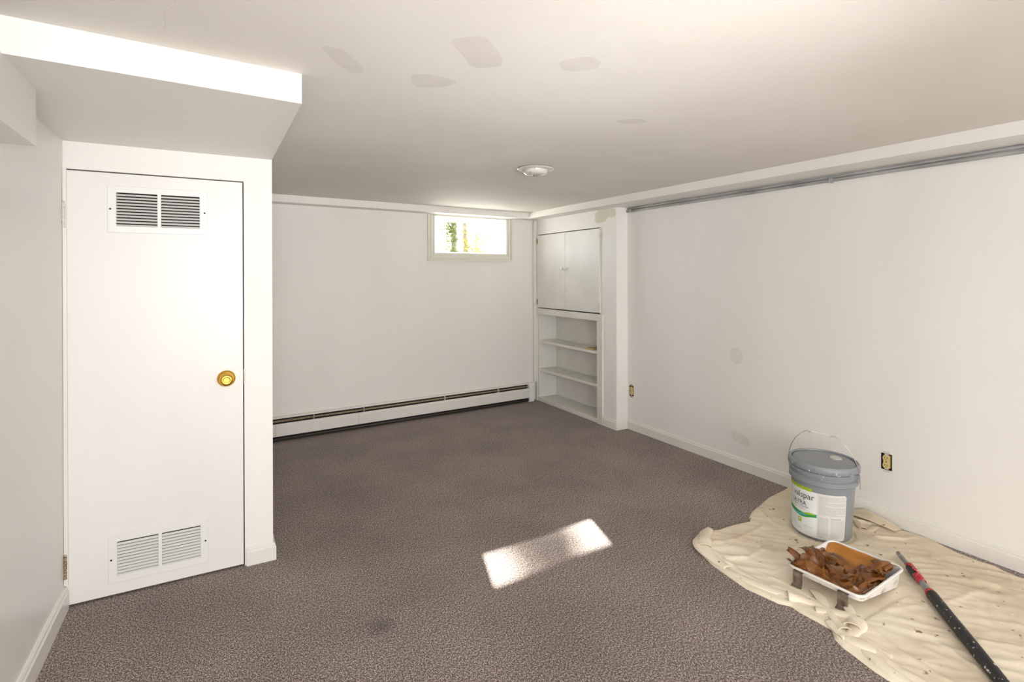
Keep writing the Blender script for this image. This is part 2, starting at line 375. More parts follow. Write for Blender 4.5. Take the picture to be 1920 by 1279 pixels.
# picture-frame casing in stepped mouldings, open under the soffit (its head is a thinner strip)
for (a, b, v) in ((0.0, 0.020, -0.022), (0.020, 0.029, -0.009), (0.029, 0.052, -0.018), (0.052, 0.060, -0.007), (0.060, 0.077, -0.011)):
    cellwall(bm, WU0-tw+a, WU1+tw-a, WZ0-tw+a, ZB-0.001-a*0.15, v, 0.0, [(WU0-tw+b, WU1+tw-b, WZ0-tw+b, ZB-0.001-b*0.15)], back)
win = struct(obj('window_1', bm, M_wtrim)); win['label'] = 'small basement window with a pale green-cream moulded casing'
bm = bmesh.new(); bk_frame(bm, WU0+0.002, WU1-0.002, WZ0+0.002, WZ1-0.002, 0.022, 0.235, 0.275); obj('sash', bm, M_white, win, label='white window sash')
bm = bmesh.new(); cellwall(bm, WU0+0.024, WU1-0.024, WZ0+0.024, WZ1-0.024, 0.252, 0.256, [], back); obj('glass_pane', bm, M_glass, win)
bm = bmesh.new()
cellwall(bm, WU0, WU1, WZ0, WZ1, 0.0, 0.235, [(WU0+0.004, WU1-0.004, WZ0+0.004, WZ1-0.004)], back); obj('jamb_liner', bm, M_white, win)

# ------------------------------------------------------------ ground and trees outside
M_ground = noisy('pale_bounce_ground', (0.50, 0.48, 0.43), (0.66, 0.63, 0.57), 3, 0.9)  # unseen ground, colour lightened to bounce sunlight up to the ceiling
struct(obj('ground', B(-25, 45, 5.45, 60, 1.2, 1.44), M_ground))
def leafmat(name, c):
    m = N(name); m.b.inputs['Base Color'].default_value = c4(c); m.b.inputs['Roughness'].default_value = 0.6
    tr = m.n('ShaderNodeBsdfTranslucent'); tr.inputs[0].default_value = c4([min(1, v*1.5) for v in c]); mx = m.n('ShaderNodeMixShader'); mx.inputs[0].default_value = 0.5
    m.l(m.b.outputs[0], mx.inputs[1]); m.l(tr.outputs[0], mx.inputs[2]); m.l(mx.outputs[0], m.out.inputs['Surface']); return m.m
M_bark = noisy('bark', (0.05, 0.035, 0.025), (0.12, 0.09, 0.07), 12, 0.9, stretch=(1, 1, 0.2))
L1 = leafmat('spring_leaf', (0.13, 0.14, 0.012)); L2 = leafmat('ivy_leaf', (0.060, 0.085, 0.010)); L3 = leafmat('yellow_leaf', (0.20, 0.19, 0.02))
def tree(x, y, h, r, label, clumps, nleaf, lsz, lm, rnd, extra=()):
    extra = list(extra)
    rg = random.Random(rnd); t = thing('tree', label, 'tree', (x, y, 1.44), 0, None)
    tb = bmesh.new(); pts = [(0.12*math.sin(k*0.9+rnd), 0.08*math.cos(k*1.3), h*k/8) for k in range(9)]
    tube(tb, pts, [r*(1-0.085*k) for k in range(9)], 9)
    obj('trunk', tb, M_bark, t, smooth=True)
    for (cx, cy, czz, cr) in clumps+[e[:4] for e in extra]:
        k = max(1, min(7, int((czz*0.75)/h*8))); a = Vector(pts[k]); c = Vector((cx, cy, czz))
        if (c-a).length > r*3: bb = bmesh.new(); tube(bb, [a, a.lerp(c, 0.5)+Vector((0, 0, 0.1)), c], [r*0.35, r*0.22, r*0.08], 6); obj('branch', bb, M_bark, t)
    lb = bmesh.new(); tot = sum(c[3]**2 for c in clumps)
    for (cx, cy, czz, cr) in clumps:
        for i in range(int(nleaf*cr*cr/tot)):
            d = Vector((rg.gauss(0, 1), rg.gauss(0, 1), rg.gauss(0, 1))); d = d.normalized()*cr*rg.random()**0.5
            p = Vector((cx, cy, czz))+d; a = Vector((rg.gauss(0, 1), rg.gauss(0, 1), rg.gauss(0, 1))).normalized(); b = a.orthogonal().normalized()
            s = lsz*rg.uniform(0.6, 1.3)
            lb.faces.new([lb.verts.new(p+a*s), lb.verts.new(p+b*s*0.5), lb.verts.new(p-a*s), lb.verts.new(p-b*s*0.5)])
    for (cx, cy, czz, rx, rz, cnt, lz) in extra:
        for i in range(cnt):
            p = Vector((cx+rg.gauss(0, rx), cy+rg.gauss(0, 0.15), czz+rg.uniform(-rz, rz))); a = Vector((rg.gauss(0, 1), rg.gauss(0, 1), rg.gauss(0, 1))).normalized(); b = a.orthogonal().normalized(); s = lz*rg.uniform(0.7, 1.3)
            lb.faces.new([lb.verts.new(p+a*s), lb.verts.new(p+b*s*0.5), lb.verts.new(p-a*s), lb.verts.new(p-b*s*0.5)])
    o = obj('foliage', lb, lm, t); o['kind'] = 'stuff'
    return t
tree(6.47, 15.80, 9.5, 0.085, 'ivy-covered tree trunk seen through the left of the basement window', [(0.02, 0, z, 0.22+0.05*math.sin(z*5)) for z in (0.3, 0.6, 0.9, 1.2, 1.5, 1.8, 2.1)]+[(-0.35, 0, 1.3, 0.25), (-0.5, 0, 1.9, 0.3), (0.3, 0.1, 4.6, 0.9), (-0.6, 0.2, 5.2, 1.0), (0.2, 0, 6.4, 1.2)], 5200, 0.032, L2, 1, [(-1.214, 0.0, 6.779, 0.120, 0.27, 1500, 0.030), (0, 0, 1.3, 0.10, 1.1, 1100, 0.045), (-0.25, 0, 1.1, 0.14, 0.7, 240, 0.045), (0.22, 0, 0.8, 0.12, 0.5, 160, 0.045)])
tree(8.78, 20.00, 8.0, 0.10, 'bare-topped tree with yellow leaves seen through the middle of the basement window', [(0.0, 0, 1.0, 0.35), (0.05, 0, 1.9, 0.28), (0.45, 0, 0.8, 0.45), (0.0, 0.1, 2.8, 0.3), (0.7, 0, 5.5, 1.3), (-0.6, 0, 6.6, 1.4)], 3600, 0.04, L3, 2, [(0.05, 0, 1.4, 0.12, 1.0, 500, 0.05), (0.35, 0, 0.9, 0.3, 0.5, 420, 0.05)])
tree(11.91, 25.50, 8.5, 0.03, 'thin spring-green tree standing farther off behind the basement window', [(0, 0, 1.2, 0.5), (-0.3, 0, 0.9, 0.5), (0.4, 0, 1.8, 0.4), (0.1, 0, 2.6, 0.4), (0, 0, 6.8, 1.6)], 3400, 0.05, L1, 3, [(0.0, 0, 1.3, 0.40, 0.7, 800, 0.06)])

# ------------------------------------------------------------ built-in cabinet with shelves
def cabinet():
    c = thing('built_in_cabinet', 'white built-in cabinet with two doors above three open shelves in the far right corner', 'cabinet', (XC, 4.45, 0))
    o0 = Vector((XC, 4.45, 0))
    def add(name, bm, mat=M_cab, par=None, label=None, smooth=False):
        bmesh.ops.translate(bm, verts=bm.verts, vec=-o0)
        return obj(name, bm, mat, par or c, label=label, smooth=smooth)
    Y0, Y1, XB = 3.902, 4.993, 3.262
    add('side_panel', B(XC+0.001, XB, Y1-0.016, Y1, 0.0, 1.775))
    add('side_panel', B(XC+0.001, XB, Y0, Y0+0.016, 0.0, 1.775))
    add('back_panel', B(XB, XB+0.008, Y0, Y1, 0.0, 1.775))
    add('cabinet_floor', B(XC+0.006, XB, Y0+0.016, Y1-0.016, 0.955, 0.972))
    add('rail', B(XC-0.020, XC+0.002, 3.862, 5.030, 0.930, 0.991, bev=0.002))
    # fluted stile
    bm = bmesh.new()
    for a, b, t in ((3.866, 3.880, 0.016), (3.880, 3.888, 0.010), (3.888, 3.902, 0.016), (3.902, 3.908, 0.010), (3.908, 3.944, 0.014)): box(bm, XC-t, XC, a, b, 0.0, 0.930)
    add('stile', bm)
    bm = bmesh.new(); box(bm, XC-0.012, XC, 4.990, 5.030, 0.0, 0.930); add('stile', bm)
    # shelves
    for z, z0 in ((0.648, 0.624), (0.346, 0.322)):
        add('shelf', B(XC+0.004, XB, Y0+0.017, Y1-0.017, z0, z, bev=0.0015))
        add('cleat', B(XC+0.012, XB-0.01, Y1-0.034, Y1-0.0165, z0-0.034, z0-0.0005))
        add('cleat', B(XC+0.000, XB-0.01, Y0+0.0165, Y0+0.040, z0-0.034, z0-0.0005))
    add('bottom_shelf', B(XC-0.004, XB, Y0+0.017, Y1+0.005, 0.0, 0.040, bev=0.002))
    # doors
    zt0, zt1 = 1.002, 1.766
    for (a, b, ky, hy) in ((4.4535, 4.986, 4.482, 4.988), (3.906, 4.4495, 4.427, 3.902)):
        dd = add('cabinet_door', B(XC-0.014, XC+0.004, a, b, zt0, zt1, bev=0.0015))
        kb = bmesh.new(); lathe(kb, [(0.008, 0), (0.008, -0.010), (0.013, -0.014), (0.0165, -0.020), (0.0165, -0.026), (0.012, -0.031), (0.005, -0.033)], 24, 'X', (XC-0.014, ky, 1.410))
        k = add('knob', kb, M_white, dd, smooth=True)
        for hz in (1.06, 1.705):
            hb = bmesh.new(); tube(hb, [(XC-0.016, hy, hz-0.03), (XC-0.016, hy, hz+0.03)], 0.0045, 8); box(hb, XC-0.0165, XC-0.014, min(hy, hy+(0.022 if hy < 4.4 else -0.022)), max(hy, hy+(0.022 if hy < 4.4 else -0.022)), hz-0.028, hz+0.028)
            add('hinge', hb, M_hinge if hy < 4.4 else M_oldbrass, dd, label='small painted butt hinge' if hy < 4.4 else 'small worn butt hinge')
    return c
cabinet()
# mottled pad on the upper shelf
M_mottle = noisy('mottled_tan', (0.30, 0.19, 0.05), (0.58, 0.44, 0.20), 60, 0.7, lo=0.4, hi=0.6)
pd = B(-0.045, 0.045, -0.085, 0.085, 0, 0.010, bev=0.0015); box(pd, -0.041, 0.047, -0.080, 0.082, 0.010, 0.013)
pad = tag(obj('paper_pad', pd, M_mottle), 'thin mottled tan pad lying on the upper open shelf', 'pad')
pad.location = (3.125, 4.085, 0.6485); pad.rotation_euler = (0, 0, R(24))

# ------------------------------------------------------------ baseboard heater
def heater():
    h = thing('baseboard_heater', 'long white baseboard heater along the back wall below the window', 'heater', back(-1.45, -0.03, 0), TH)
    base = back(-1.45, -0.03, 0)
    U0, U1 = -2.80, -0.075
    def ext(prof, u0, u1):
        bm = bmesh.new(); rings = [[bm.verts.new(Vector((u+1.45, v+0.03, z))) for v, z in prof] for u in (u0, u1)]; n = len(prof)
        for j in range(n): bm.faces.new((rings[0][j], rings[0][(j+1) % n], rings[1][(j+1) % n], rings[1][j]))
        bm.faces.new(rings[0]); bm.faces.new(rings[1][::-1]); return bm
    obj('back_plate', ext([(-0.001, 0.0), (-0.001, 0.196), (-0.022, 0.196), (-0.034, 0.185), (-0.034, 0.181), (-0.021, 0.192), (-0.004, 0.192), (-0.004, 0.0)], U0, U1), M_heater, h)
    seams = [U0, -2.60, -1.93, U1-0.0]
    for i in range(3):
        obj('front_panel', ext([(-0.066, 0.045), (-0.069, 0.048), (-0.069, 0.130), (-0.060, 0.142), (-0.052, 0.145), (-0.052, 0.143), (-0.059, 0.140), (-0.067, 0.129), (-0.067, 0.049)], seams[i]+(0.0008 if i else 0), seams[i+1]-0.0008), M_heater, h)
    obj('damper', ext([(-0.036, 0.172), (-0.050, 0.158), (-0.051, 0.160), (-0.037, 0.174)], U0, -2.66), M_heater, h, label='pale damper strip in the top slot')
    obj('damper', ext([(-0.030, 0.166), (-0.044, 0.156), (-0.045, 0.158), (-0.031, 0.168)], -2.655, U1-0.06), M_oldbrass, h, label='dull metal damper strip in the top slot')
    fb = ext([(-0.005, 0.006), (-0.005, 0.178), (-0.030, 0.178), (-0.030, 0.14), (-0.047, 0.135), (-0.047, 0.006)], U0, U1-0.05)  # fin block enlarged and coloured near-black as shade in top slot and bottom gap
    obj('fin_and_slot_shade', fb, M_dark, h, label='heating element block painted dark for the shade in slot and gap')
    pb = bmesh.new(); tube(pb, [(U0+1.45, -0.026, 0.022), (U1+1.39, -0.026, 0.022)], 0.0085, 10); obj('pipe', pb, flat('dusty_pipe', (0.06, 0.05, 0.04), 0.6), h, smooth=True, label='dusty pipe under the fins')
    for u in (-2.3, -1.88, -1.1, -0.5):
        bb = bmesh.new(); box(bb, u+1.45, u+1.4515, -0.030, 0.0, 0.14, 0.182); obj('bracket', bb, M_heater, h)
    eb = ext([(-0.001, 0.0), (-0.001, 0.200), (-0.040, 0.200), (-0.058, 0.192), (-0.070, 0.172), (-0.073, 0.150), (-0.073, 0.012), (-0.066, 0.0)], U1-0.055, U1+0.005)
    obj('end_cap', eb, M_white, h, label='white rounded end cap')
    return h
heater()

# ------------------------------------------------------------ outlets
def outlet(y, z, label, dirty):
    t = thing('electrical_outlet', label, 'outlet', (XR, y, z), 0)
    bm = bmesh.new(); cellwall(bm, -0.0278, 0.0278, -0.0438, 0.0438, 0.0005, 0.045, [(-0.025, 0.025, -0.041, 0.041)], lambda u, v, zz: Vector((v, u, zz)))
    box(bm, 0.040, 0.045, -0.0275, 0.0275, -0.043, 0.043); obj('box', bm, M_dark, t, label='black recessed wall box')
    bm = bmesh.new(); box(bm, 0.0005, 0.0025, -0.010, 0.010, -0.052, 0.052)
    for s in (-1, 1): box(bm, -0.0022, -0.0002, -0.017, 0.017, s*0.050-0.006, s*0.050+0.006)
    obj('yoke', bm, M_hinge if not dirty else M_oldbrass, t, label='metal mounting yoke')
    bm = bmesh.new()
    box(bm, -0.001, 0.028, -0.0165, 0.0165, -0.033, 0.033)
    for s in (-1, 1):
        n = 28; pts = []
        for i in range(n):
            a = 2*math.pi*i/n; yy = 0.0172*math.cos(a); zz = 0.0172*math.sin(a); zz = max(-0.0140, min(0.0140, zz)); pts.append((yy, zz+s*0.0195))
        lo = [bm.verts.new((-0.006, *p)) for p in pts]; hi = [bm.verts.new((-0.001, *p)) for p in pts]
        bm.faces.new(lo); bm.faces.new(hi[::-1])
        for i in range(n): bm.faces.new((lo[i], lo[(i+1) % n], hi[(i+1) % n], hi[i]))
    rc = obj('receptacle', bm, M_receptacle, t, label='yellowed duplex receptacle face')
    bm = bmesh.new()
    for s in (-1, 1):
        zc = s*0.0195
        for yy in (-0.0065, 0.0065): box(bm, -0.0064, -0.0058, yy-0.0013, yy+0.0013, zc-0.002, zc+0.0065)
        lathe(bm, [(0.0024, -0.0064), (0.0024, -0.0058)], 12, 'X', (0, 0, zc-0.0080))
    lathe(bm, [(0.0026, -0.0036), (0.0026, -0.0008)], 12, 'X', (0, 0, 0)); obj('slots', bm, M_dark, rc)
    return t
outlet(*OUT[0], 'yellowed duplex outlet without cover plate on the right wall, beside the paint bucket', False)
outlet(*OUT[1], 'grimy duplex outlet without cover plate near the far right corner beyond the bucket', True)

# ------------------------------------------------------------ ceiling light
t = thing('ceiling_light', 'small round white ceiling fixture with a shallow clear cup', 'ceiling light', (1.694, 2.806, ZC))
bm = bmesh.new(); lathe(bm, [(0.060, 0.0), (0.060, -0.004), (0.108, -0.004), (0.111, -0.007), (0.108, -0.011), (0.080, -0.015), (0.076, -0.012)], 56); smooth_angle(obj('base_plate', bm, flat('satin_white_metal', (0.72, 0.70, 0.68), 0.25, 0.3), t), 40)
bm = bmesh.new(); lathe(bm, [(0.075, -0.014), (0.073, -0.024), (0.068, -0.034), (0.056, -0.041), (0.040, -0.044), (0.018, -0.044), (0.015, -0.041)], 56)
smooth_angle(obj('cup', bm, flat('frosted_cup', (0.62, 0.60, 0.56), 0.18, 0.0, Coat_Weight=0.6), t, label='shallow frosted cup'), 60)
bm = bmesh.new(); lathe(bm, [(0.013, -0.042), (0.013, -0.047), (0.008, -0.049)], 24); obj('center_cap', bm, flat('grey_lens', (0.28, 0.27, 0.23), 0.4), t)
bm = bmesh.new(); lathe(bm, [(0.003, -0.034), (0.003, -0.041)], 10, 'Z', (-0.058, -0.04, 0)); obj('screw', bm, M_chrome, t)

# ------------------------------------------------------------ conduits under the right soffit
def wavy(y0, y1, x, z, amp, n, ph):
    return [(x, y0+(y1-y0)*k/n, z+amp*math.sin(ph+k*0.7)*math.sin(math.pi*k/n)) for k in range(n+1)]
bm = bmesh.new(); tube(bm, wavy(3.665, YREAR+0.1, XR-0.010, 1.9195, 0.0015, 26, 0.3), 0.0085, 12)
tag(obj('upper_conduit', bm, M_galv, smooth=True), 'upper of two grey conduits tucked under the soffit on the right wall', 'conduit')
bm = bmesh.new(); tube(bm, wavy(3.672, YREAR+0.1, XR-0.011, 1.8985, 0.0025, 26, 2.1), 0.0098, 12)
lo_c = tag(obj('lower_conduit', bm, M_galv, smooth=True), 'lower of two grey conduits running along the top of the right wall', 'conduit')
for yy in (3.62, 1.86):
    bm = bmesh.new(); box(bm, XR-0.0235, XR-0.0205, yy-0.012, yy+0.012, 1.888, 1.912, bev=0.001); box(bm, XR-0.022, XR-0.001, yy-0.004, yy+0.004, 1.884, 1.8885); obj('clip', bm, M_galv, lo_c)

# ------------------------------------------------------------ drop cloth
PX = [(3.146, 2.135), (2.893, 2.096), (2.78, 2.06), (2.652, 2.024), (2.575, 1.985), (2.54, 1.948), (2.43, 1.962), (2.314, 1.965), (2.24, 1.985), (2.191, 1.975), (2.125, 1.945), (2.082, 1.903), (2.040, 1.85),
      (2.006, 1.747), (1.990, 1.64), (1.978, 1.539), (1.995, 1.45), (2.003, 1.403), (2.030, 1.365), (2.023, 1.322), (2.027, 1.255), (2.027, 1.195), (1.985, 1.161), (1.966, 1.12), (1.959, 1.079), (1.94, 1.0), (1.937, 0.947), (1.95, 0.80), (1.96, 0.55), (2.02, 0.35), (2.5, 0.30), (3.0, 0.36),
      (3.08, 0.70), (3.095, 0.967), (3.11, 1.086), (3.108, 1.209), (3.148, 1.365), (3.138, 1.452), (3.144, 1.60), (3.146, 1.85)]
def inside(x, y):
    r = False; n = len(PX)
    for i in range(n):
        x1, y1 = PX[i]; x2, y2 = PX[(i+1) % n]
        if (y1 > y) != (y2 > y) and x < (x2-x1)*(y-y1)/(y2-y1)+x1: r = not r
    return r
def segd(x, y, a, b):
    ax, ay = a; bx, by = b; dx, dy = bx-ax, by-ay; t = max(0, min(1, ((x-ax)*dx+(y-ay)*dy)/(dx*dx+dy*dy+1e-12)))
    px, py = ax+t*dx, ay+t*dy; return math.hypot(x-px, y-py), t, px, py
def edged(x, y):
    best = (9, 0, 0)
    for i in range(len(PX)):
        d, t, px, py = segd(x, y, PX[i], PX[(i+1) % len(PX)])
        if d < best[0]: best = (d, px, py)
    return best
# folds: polyline, half width, height
FOLDS = [([(2.10, 1.90), (2.30, 1.84), (2.52, 1.86), (2.66, 1.95)], 0.020, 0.007), ([(2.06, 1.78), (2.20, 1.70), (2.42, 1.72)], 0.016, 0.007), ([(2.12, 1.92), (2.09, 1.80), (2.055, 1.62), (2.06, 1.50)], 0.022, 0.012),
         ([(2.02, 1.72), (2.025, 1.58), (2.05, 1.42)], 0.012, 0.010), ([(2.25, 1.95), (2.50, 1.70), (2.60, 1.66)], 0.018, 0.006), ([(2.35, 1.62), (2.55, 1.66), (2.62, 1.76)], 0.016, 0.005),
         ([(2.70, 2.02), (2.62, 1.86), (2.60, 1.78)], 0.016, 0.005), ([(2.13, 1.60), (2.16, 1.45), (2.12, 1.28)], 0.014, 0.008), ([(2.10, 1.15), (2.02, 1.0), (2.0, 0.8), (2.02, 0.5)], 0.024, 0.014), ([(2.15, 1.12), (2.10, 0.95), (2.09, 0.6)], 0.016, 0.007),
         ([(2.95, 1.60), (2.93, 1.50), (3.02, 1.42), (3.10, 1.40)], 0.020, 0.010), ([(2.96, 1.72), (3.05, 1.62), (3.12, 1.52)], 0.018, 0.014), ([(2.30, 1.16), (2.60, 1.05), (2.95, 1.0)], 0.020, 0.005),
         ([(2.25, 1.10), (2.45, 0.85), (2.70, 0.6)], 0.018, 0.006), ([(3.00, 1.35), (2.90, 1.05), (2.95, 0.75)], 0.025, 0.007), ([(2.80, 1.15), (2.66, 0.85), (2.62, 0.55)], 0.022, 0.006), ([(3.04, 1.02), (2.95, 0.90), (2.98, 0.6)], 0.014, 0.007),
         ([(2.30, 0.98), (2.22, 0.75)], 0.016, 0.006), ([(2.45, 1.55), (2.62, 1.50), (2.72, 1.38)], 0.018, 0.004)]
def clothz(x, y):
    z = 0.0035
    v = Vector((x*5.5, y*5.5, 0.3)); z += 0.0035*(noise.noise(v)+0.5)
    v2 = Vector(((x*0.8+y*0.6)*16, (y*0.8-x*0.6)*5, 2.0)); z += 0.0030*(1-abs(noise.noise(v2))*3)
    v3 = Vector(((x*0.5-y*0.86)*34, (y*0.5+x*0.86)*10, 5.0)); z += 0.0016*noise.noise(v3)
    for pl, wd, hh in FOLDS:
        d = 9; tt = 0
        for i in range(len(pl)-1):
            q = segd(x, y, pl[i], pl[i+1])
            if q[0] < d: d = q[0]; tt = (i+q[1])/(len(pl)-1)
        if d < wd*2.2: z += hh*math.exp(-(d/wd*1.5)**2)*math.sin(math.pi*min(0.93, max(0.07, tt)))**0.5*(0.8+0.5*noise.noise(Vector((x*20, y*20, 9))))
    return z
bm = bmesh.new(); st = 0.0085; x0, y0 = 1.92, 0.29; nx, ny = int(1.25/st), int(1.87/st); gv = {}
from mathutils.geometry import intersect_point_line
keep = [[inside(x0+i*st, y0+j*st) for j in range(ny)] for i in range(nx)]
FLAT = [((2.762, 1.684), 0.150), ]
for i in range(nx-1):
    for j in range(ny-1):
        if any((keep[i][j], keep[i+1][j], keep[i][j+1], keep[i+1][j+1])):
            q = []
            for a, b in ((i, j), (i+1, j), (i+1, j+1), (i, j+1)):
                if (a, b) not in gv:
                    x, y = x0+a*st, y0+b*st; d, px, py = edged(x, y); ins = keep[a][b]
                    if not ins or d < st*0.25: x, y = px, py; d = 0
                    e = min(1, d/0.012); z = 0.0008+(clothz(x, y)+0.0015)*math.sin(e*math.pi/2)
                    for (c, r) in FLAT:
                        dd = math.hypot(x-c[0], y-c[1])
                        if dd < r: z = min(z, 0.0035)
                        elif dd < r+0.03: z = min(z, 0.0035+(dd-r)*0.6)
                    if 2.15 < x < 2.62 and 1.16 < y < 1.55: z = min(z, 0.0045)
                    dp = segd(x, y, (2.812, 1.342), (2.08, 0.60))[0]
                    if dp < 0.05: z = min(z, 0.006+max(0, dp-0.025)*0.5)
                    gv[(a, b)] = bm.verts.new((x, y, z))
                q.append(gv[(a, b)])
            bm.faces.new(q)
bmesh.ops.dissolve_degenerate(bm, dist=0.0004, edges=bm.edges)
bmesh.ops.triangulate(bm, faces=bm.faces)
def clothmat():
    m = N('beige_canvas'); geo = m.n('ShaderNodeNewGeometry')
    def nz(s, d, off=0):
        q = m.n('ShaderNodeTexNoise'); q.inputs['Scale'].default_value = s; q.inputs['Detail'].default_value = d
        mp = m.n('ShaderNodeMapping'); mp.inputs['Location'].default_value = (off, off, 0); m.l(geo.outputs['Position'], mp.inputs[0]); m.l(mp.outputs[0], q.inputs['Vector']); return q.outputs['Fac']
    def rng(v, a, b):
        q = m.n('ShaderNodeMapRange'); q.inputs['From Min'].default_value = a; q.inputs['From Max'].default_value = b; m.l(v, q.inputs['Value']); return q.outputs[0]
    def mix(f, a, b):
        q = m.n('ShaderNodeMix', data_type='RGBA'); m.l(f, q.inputs[0])
        for s, v in ((6, a), (7, b)):
            if isinstance(v, tuple): q.inputs[s].default_value = c4(v)
            else: m.l(v, q.inputs[s])
        return q.outputs[2]
    # lighter towards the room, darker towards the wall
    sep = m.n('ShaderNodeSeparateXYZ'); m.l(geo.outputs['Position'], sep.inputs[0])
    base = mix(rng(sep.outputs['X'], 2.2, 3.0), (0.88, 0.79, 0.64), (0.74, 0.63, 0.48))
    base = mix(rng(nz(4, 3), 0.45, 0.80), base, (0.62, 0.51, 0.37))
    base = mix(rng(nz(24, 4, 3), 0.67, 0.72), base, (0.30, 0.21, 0.13))
    base = mix(rng(nz(38, 2, 7), 0.715, 0.74), base, (0.85, 0.83, 0.78))
    vo = m.n('ShaderNodeTexVoronoi'); vo.inputs['Scale'].default_value = 9; m.l(geo.outputs['Position'], vo.inputs['Vector'])
    base = mix(rng(vo.outputs['Distance'], 0.045, 0.03), base, (0.84, 0.82, 0.76))
    m.l(base, m.b.inputs['Base Color']); m.b.inputs['Roughness'].default_value = 0.9; m.b.inputs['Specular IOR Level'].default_value = 0.15
    bp = m.n('ShaderNodeBump'); bp.inputs['Strength'].default_value = 0.4; bp.inputs['Distance'].default_value = 0.003; m.l(nz(70, 4, 2), bp.inputs['Height']); m.l(bp.outputs[0], m.b.inputs['Normal'])
    return m.m
M_cloth = clothmat()
M_spot = flat('dark_brown_drip', (0.03, 0.015, 0.01), 0.5)
cloth = tag(obj('drop_cloth', bm, M_cloth, smooth=True), 'rumpled beige canvas drop cloth on the carpet along the right wall', 'cloth')
def ribbon(path, radii, turns, width_dir=1, lift=0.0, seg=14, squash=0.6):
    """curled hem: an open spiral strip swept along a path lying on the floor"""
    bm = bmesh.new(); rings = []
    P = [Vector(p) for p in path]
    for i, p in enumerate(P):
        d = (P[min(i+1, len(P)-1)]-P[max(i-1, 0)]); d.z = 0; d.normalize(); nrm = Vector((-d.y, d.x, 0))*width_dir
        r = radii[i] if isinstance(radii, list) else radii; ring = []
        for k in range(seg):
            a = -math.pi/2+turns*2*math.pi*k/(seg-1); rr = r*(1-0.30*k/(seg-1))*(1+0.12*noise.noise(p*22+Vector((k*0.4, 0, 0))))
            ring.append(bm.verts.new(p+nrm*(math.cos(a)*rr*1.25)+Vector((0, 0, max(0.001, lift+r*squash+math.sin(a)*rr*squash)))))
        rings.append(ring)
    for i in range(len(rings)-1):
        for k in range(seg-1): bm.faces.new((rings[i][k], rings[i][k+1], rings[i+1][k+1], rings[i+1][k]))
    return bm
def smoothpath(pts, n=6):
    out = []; P = [Vector((p[0], p[1], p[2] if len(p) > 2 else 0)) for p in pts]
    for i in range(len(P)-1):
        p0, p1, p2, p3 = P[max(i-1, 0)], P[i], P[i+1], P[min(i+2, len(P)-1)]
        for k in range(n):
            t = k/n; out.append(0.5*((2*p1)+(-p0+p2)*t+(2*p0-5*p1+4*p2-p3)*t*t+(-p0+3*p1-3*p2+p3)*t**3))
    out.append(P[-1]); return out
def fold(pts, rr, turns, wd=1, lift=0.0, squash=0.42, op=False):
    sp = smoothpath(pts); n = len(sp); rad = [rr*((0.55+0.45*i/(n-1)) if op else (0.62+0.38*math.sin(math.pi*i/(n-1))))*(1+0.10*math.sin(i*0.37+rr*300)) for i in range(n)]
    o = obj('fold', ribbon(sp, rad, turns, wd, lift, squash=squash), M_cloth, cloth, smooth=True)
    sm = o.modifiers.new('solid', 'SOLIDIFY'); sm.thickness = 0.0018; return o
fold([(2.200, 1.965), (2.120, 1.920), (2.075, 1.860), (2.045, 1.77), (2.035, 1.68)], 0.034, 0.95, -1)
fold([(2.030, 1.60), (2.045, 1.50), (2.075, 1.42), (2.105, 1.37)], 0.026, 0.9, -1)
fold([(2.075, 1.50), (2.10, 1.43), (2.125, 1.365)], 0.022, 0.8, 1)
fold([(2.205, 1.385), (2.170, 1.330), (2.120, 1.275), (2.085, 1.24)], 0.022, 0.75, 1, 0.002)
fold([(2.085, 1.30), (2.125, 1.25), (2.155, 1.19), (2.12, 1.145), (2.05, 1.135), (2.00, 1.15)], 0.027, 0.85, -1, 0.003)
fold([(2.06, 1.23), (2.035, 1.18), (2.02, 1.12), (2.035, 1.06), (2.06, 1.0)], 0.026, 0.8, 1)
fold([(2.02, 1.08), (1.985, 0.99), (1.975, 0.90), (1.98, 0.75)], 0.022, 0.8, -1)
fold([(2.93, 1.60), (2.975, 1.555), (3.04, 1.56), (3.085, 1.52)], 0.017, 0.8, 1)
fold([(2.905, 1.56), (2.935, 1.505), (2.955, 1.46)], 0.013, 0.8, 1)
# rolled hems whose open ends face the room
fold([(2.26, 1.985), (2.19, 1.955), (2.115, 1.895), (2.075, 1.855)], 0.036, 0.88, 1, 0.0, 0.62, True)
fold([(2.125, 1.24), (2.118, 1.31), (2.095, 1.37), (2.065, 1.405)], 0.026, 0.86, 1, 0.0, 0.6, True)
fold([(2.22, 1.25), (2.17, 1.20), (2.12, 1.165), (2.085, 1.15)], 0.026, 0.85, -1, 0.003, 0.6, True)
fold([(2.14, 1.33), (2.11, 1.26), (2.07, 1.20), (2.045, 1.16)], 0.022, 0.8, 1, 0.003, 0.55, True)
fold([(3.03, 1.66), (2.985, 1.62), (2.945, 1.575)], 0.022, 0.85, 1, 0.002, 0.6, True)
# flap turned up against the baseboard
bm = bmesh.new(); fp = [(3.128, 1.74, 0.012), (3.140, 1.66, 0.044), (3.137, 1.56, 0.030), (3.125, 1.475, 0.010), (3.060, 1.475, 0.016), (3.050, 1.60, 0.026), (3.06, 1.70, 0.018)]
cvt = bm.verts.new((3.100, 1.60, 0.036)); vs = [bm.verts.new(p) for p in fp]
for i in range(len(vs)): bm.faces.new((cvt, vs[i], vs[(i+1) % len(vs)]))
bmesh.ops.subdivide_edges(bm, edges=bm.edges, cuts=2)
for v in bm.verts: v.co.z += 0.002*noise.noise(v.co*40)
o = obj('fold', bm, M_cloth, cloth); sm = o.modifiers.new('solid', 'SOLIDIFY'); sm.thickness = 0.002
